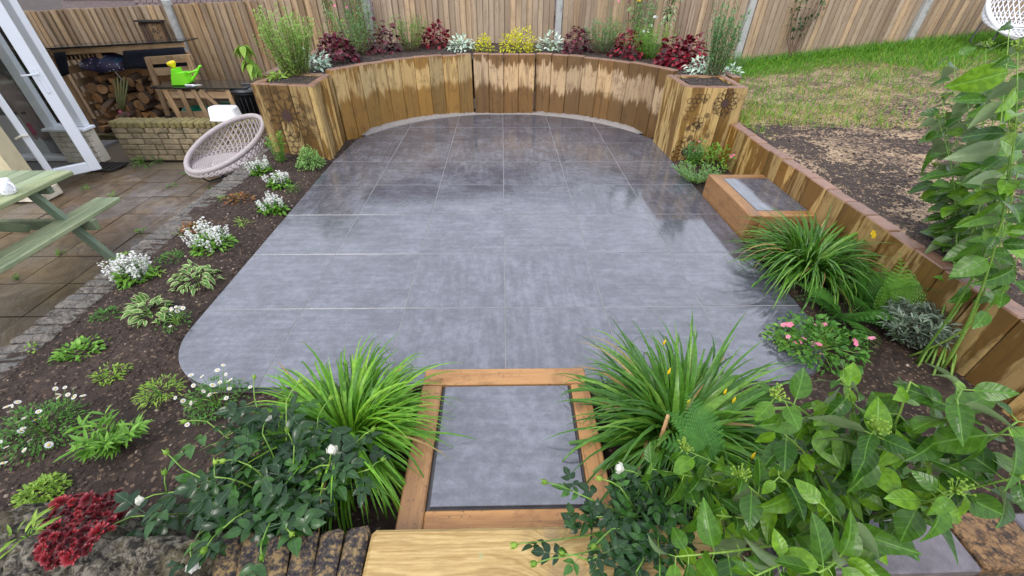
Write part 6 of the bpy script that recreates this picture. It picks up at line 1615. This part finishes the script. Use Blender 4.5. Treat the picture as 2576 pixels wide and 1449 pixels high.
def raised_pts(q, n):
    x = q.uniform(-2.5, 2.5, n*2); y = q.uniform(4.5, 7.3, n*2); k = (x**2+(y-4.19)**2 > 2.26**2) & (y > 5.05); x, y = x[k][:n], y[k][:n]; return np.stack([x, y, rsoil_z(x, y)], 1)
o = scatter_chunks('raised_soil_crumbs', 3500, raised_pts, 'earth_clod', .010, 73); tag(o, 'dark soil crumbs on the raised bed', 'soil')
# lawn: dark peaty patch near the wall, straw and seed, dry yellow band, green grass by the fence
def peat(x, y): return np.clip((5.0-y+ (fbm(x*1.3, y*1.3, 90, 3)-.47)*3.0)*1.2, 0, 1)*np.clip((4.9-x+(fbm(x*1.1+9, y*1.1, 91, 3)-.47)*2.2+ .10*(4-y))*1.4, 0, 1)
def green(x, y): return np.clip((y-6.4+.5*(x-4)*.6+(fbm(x*.9, y*.9, 92, 3)-.47)*2.4)*1.1, 0, 1)
def lawn_pts(q, n, dens, xr=(2.42, 9.5), yr=(.2, 7.7)):
    x = xr[0]+(xr[1]-xr[0])*q.rand(n*3)**1.5; y = q.uniform(yr[0], yr[1], n*3); k = (q.rand(n*3) < dens(x, y)) & ((x > 2.78) | (y < 4.9)); x, y = x[k][:n], y[k][:n]; return np.stack([x, y, lawn_z(x, y)], 1)
o = scatter_chunks('peat_clods', 42000, lambda q, n: lawn_pts(q, n, lambda x, y: peat(x, y)*np.clip((fbm(x*3, y*5, 94, 4)-.38)*7, .12, 1), (2.40, 5.6), (.5, 5.8)), 'clod', .0075, 74); tag(o, 'dark peaty clods raked over the bare part of the lawn', 'soil')
def blades(name, n, fn, mat, L, w, seed, flat=False):
    q = rs(seed); P = fn(q, n); n = len(P); a = q.rand(n)*6.28
    if flat: Dd = np.stack([np.cos(a), np.sin(a), q.normal(.05, .15, n)], 1); Uu = np.tile(UPZ, (n, 1)); tm = [ovate(1, w, 2, .1, .15, shape='lin')]; P = P+np.array([0, 0, .004])
    else: Dd = np.stack([np.cos(a), np.sin(a), np.zeros(n)], 1); Uu = np.tile(UPZ, (n, 1))+q.normal(0, .3, (n, 3)); tm = [blade(1, w, 85, 10, 3), blade(1, w, 88, 55, 3), blade(1, w, 70, -10, 3)]
    o = foliage(name, None, M[mat], tm, Dd, Uu, P, L*q.uniform(.5, 1.25, n), seed, stuff=True); return o
o = blades('straw', 11000, lambda q, n: lawn_pts(q, n, lambda x, y: (1-.75*green(x, y))*(.25+.75*(fbm(x*3, y*3, 95, 3) > .46)), (2.40, 7.5), (.3, 7.3)), 'straw', .028, .16, 75, True); tag(o, 'pale chopped straw and seed strewn over the bare lawn', 'straw')
o = blades('dry_grass', 26000, lambda q, n: lawn_pts(q, n, lambda x, y: (1-peat(x, y))*(1-.6*green(x, y))*(.15+.85*(fbm(x*1.5, y*1.5, 96, 3) > .44)), (2.45, 8.0), (.3, 7.5)), 'lf_grass_dry', .035, .10, 76); tag(o, 'short yellowing grass on the middle of the lawn', 'grass')
o = blades('grass', 70000, lambda q, n: lawn_pts(q, n, lambda x, y: np.clip(green(x, y)+.10*(1-peat(x, y))+.3*(fbm(x*1.2+3, y*1.2, 97, 3) > .58)*(1-peat(x, y)), 0, 1), (2.45, 9.8), (.6, 7.72)), 'lf_grass', .085, .075, 77); tag(o, 'fresh green grass growing thick along the fence', 'grass')
o = blades('fence_grass', 7000, lambda q, n: (lambda x, y: np.stack([x, y, lawn_z(x, y)-.01], 1))(q.uniform(2.75, 9.8, n), 7.72-.35*q.rand(n)**1.6), 'lf_grass', .15, .05, 79); tag(o, 'long tufts of green grass against the foot of the fence', 'grass')
o = blades('terrace_straw', 1500, lambda q, n: np.stack([q.uniform(.9, 2.2, n), q.uniform(.05, .46, n), np.full(n, .052)], 1), 'straw', .02, .2, 78, True); tag(o, 'pale straw scattered on the ground before the coping slabs', 'straw')
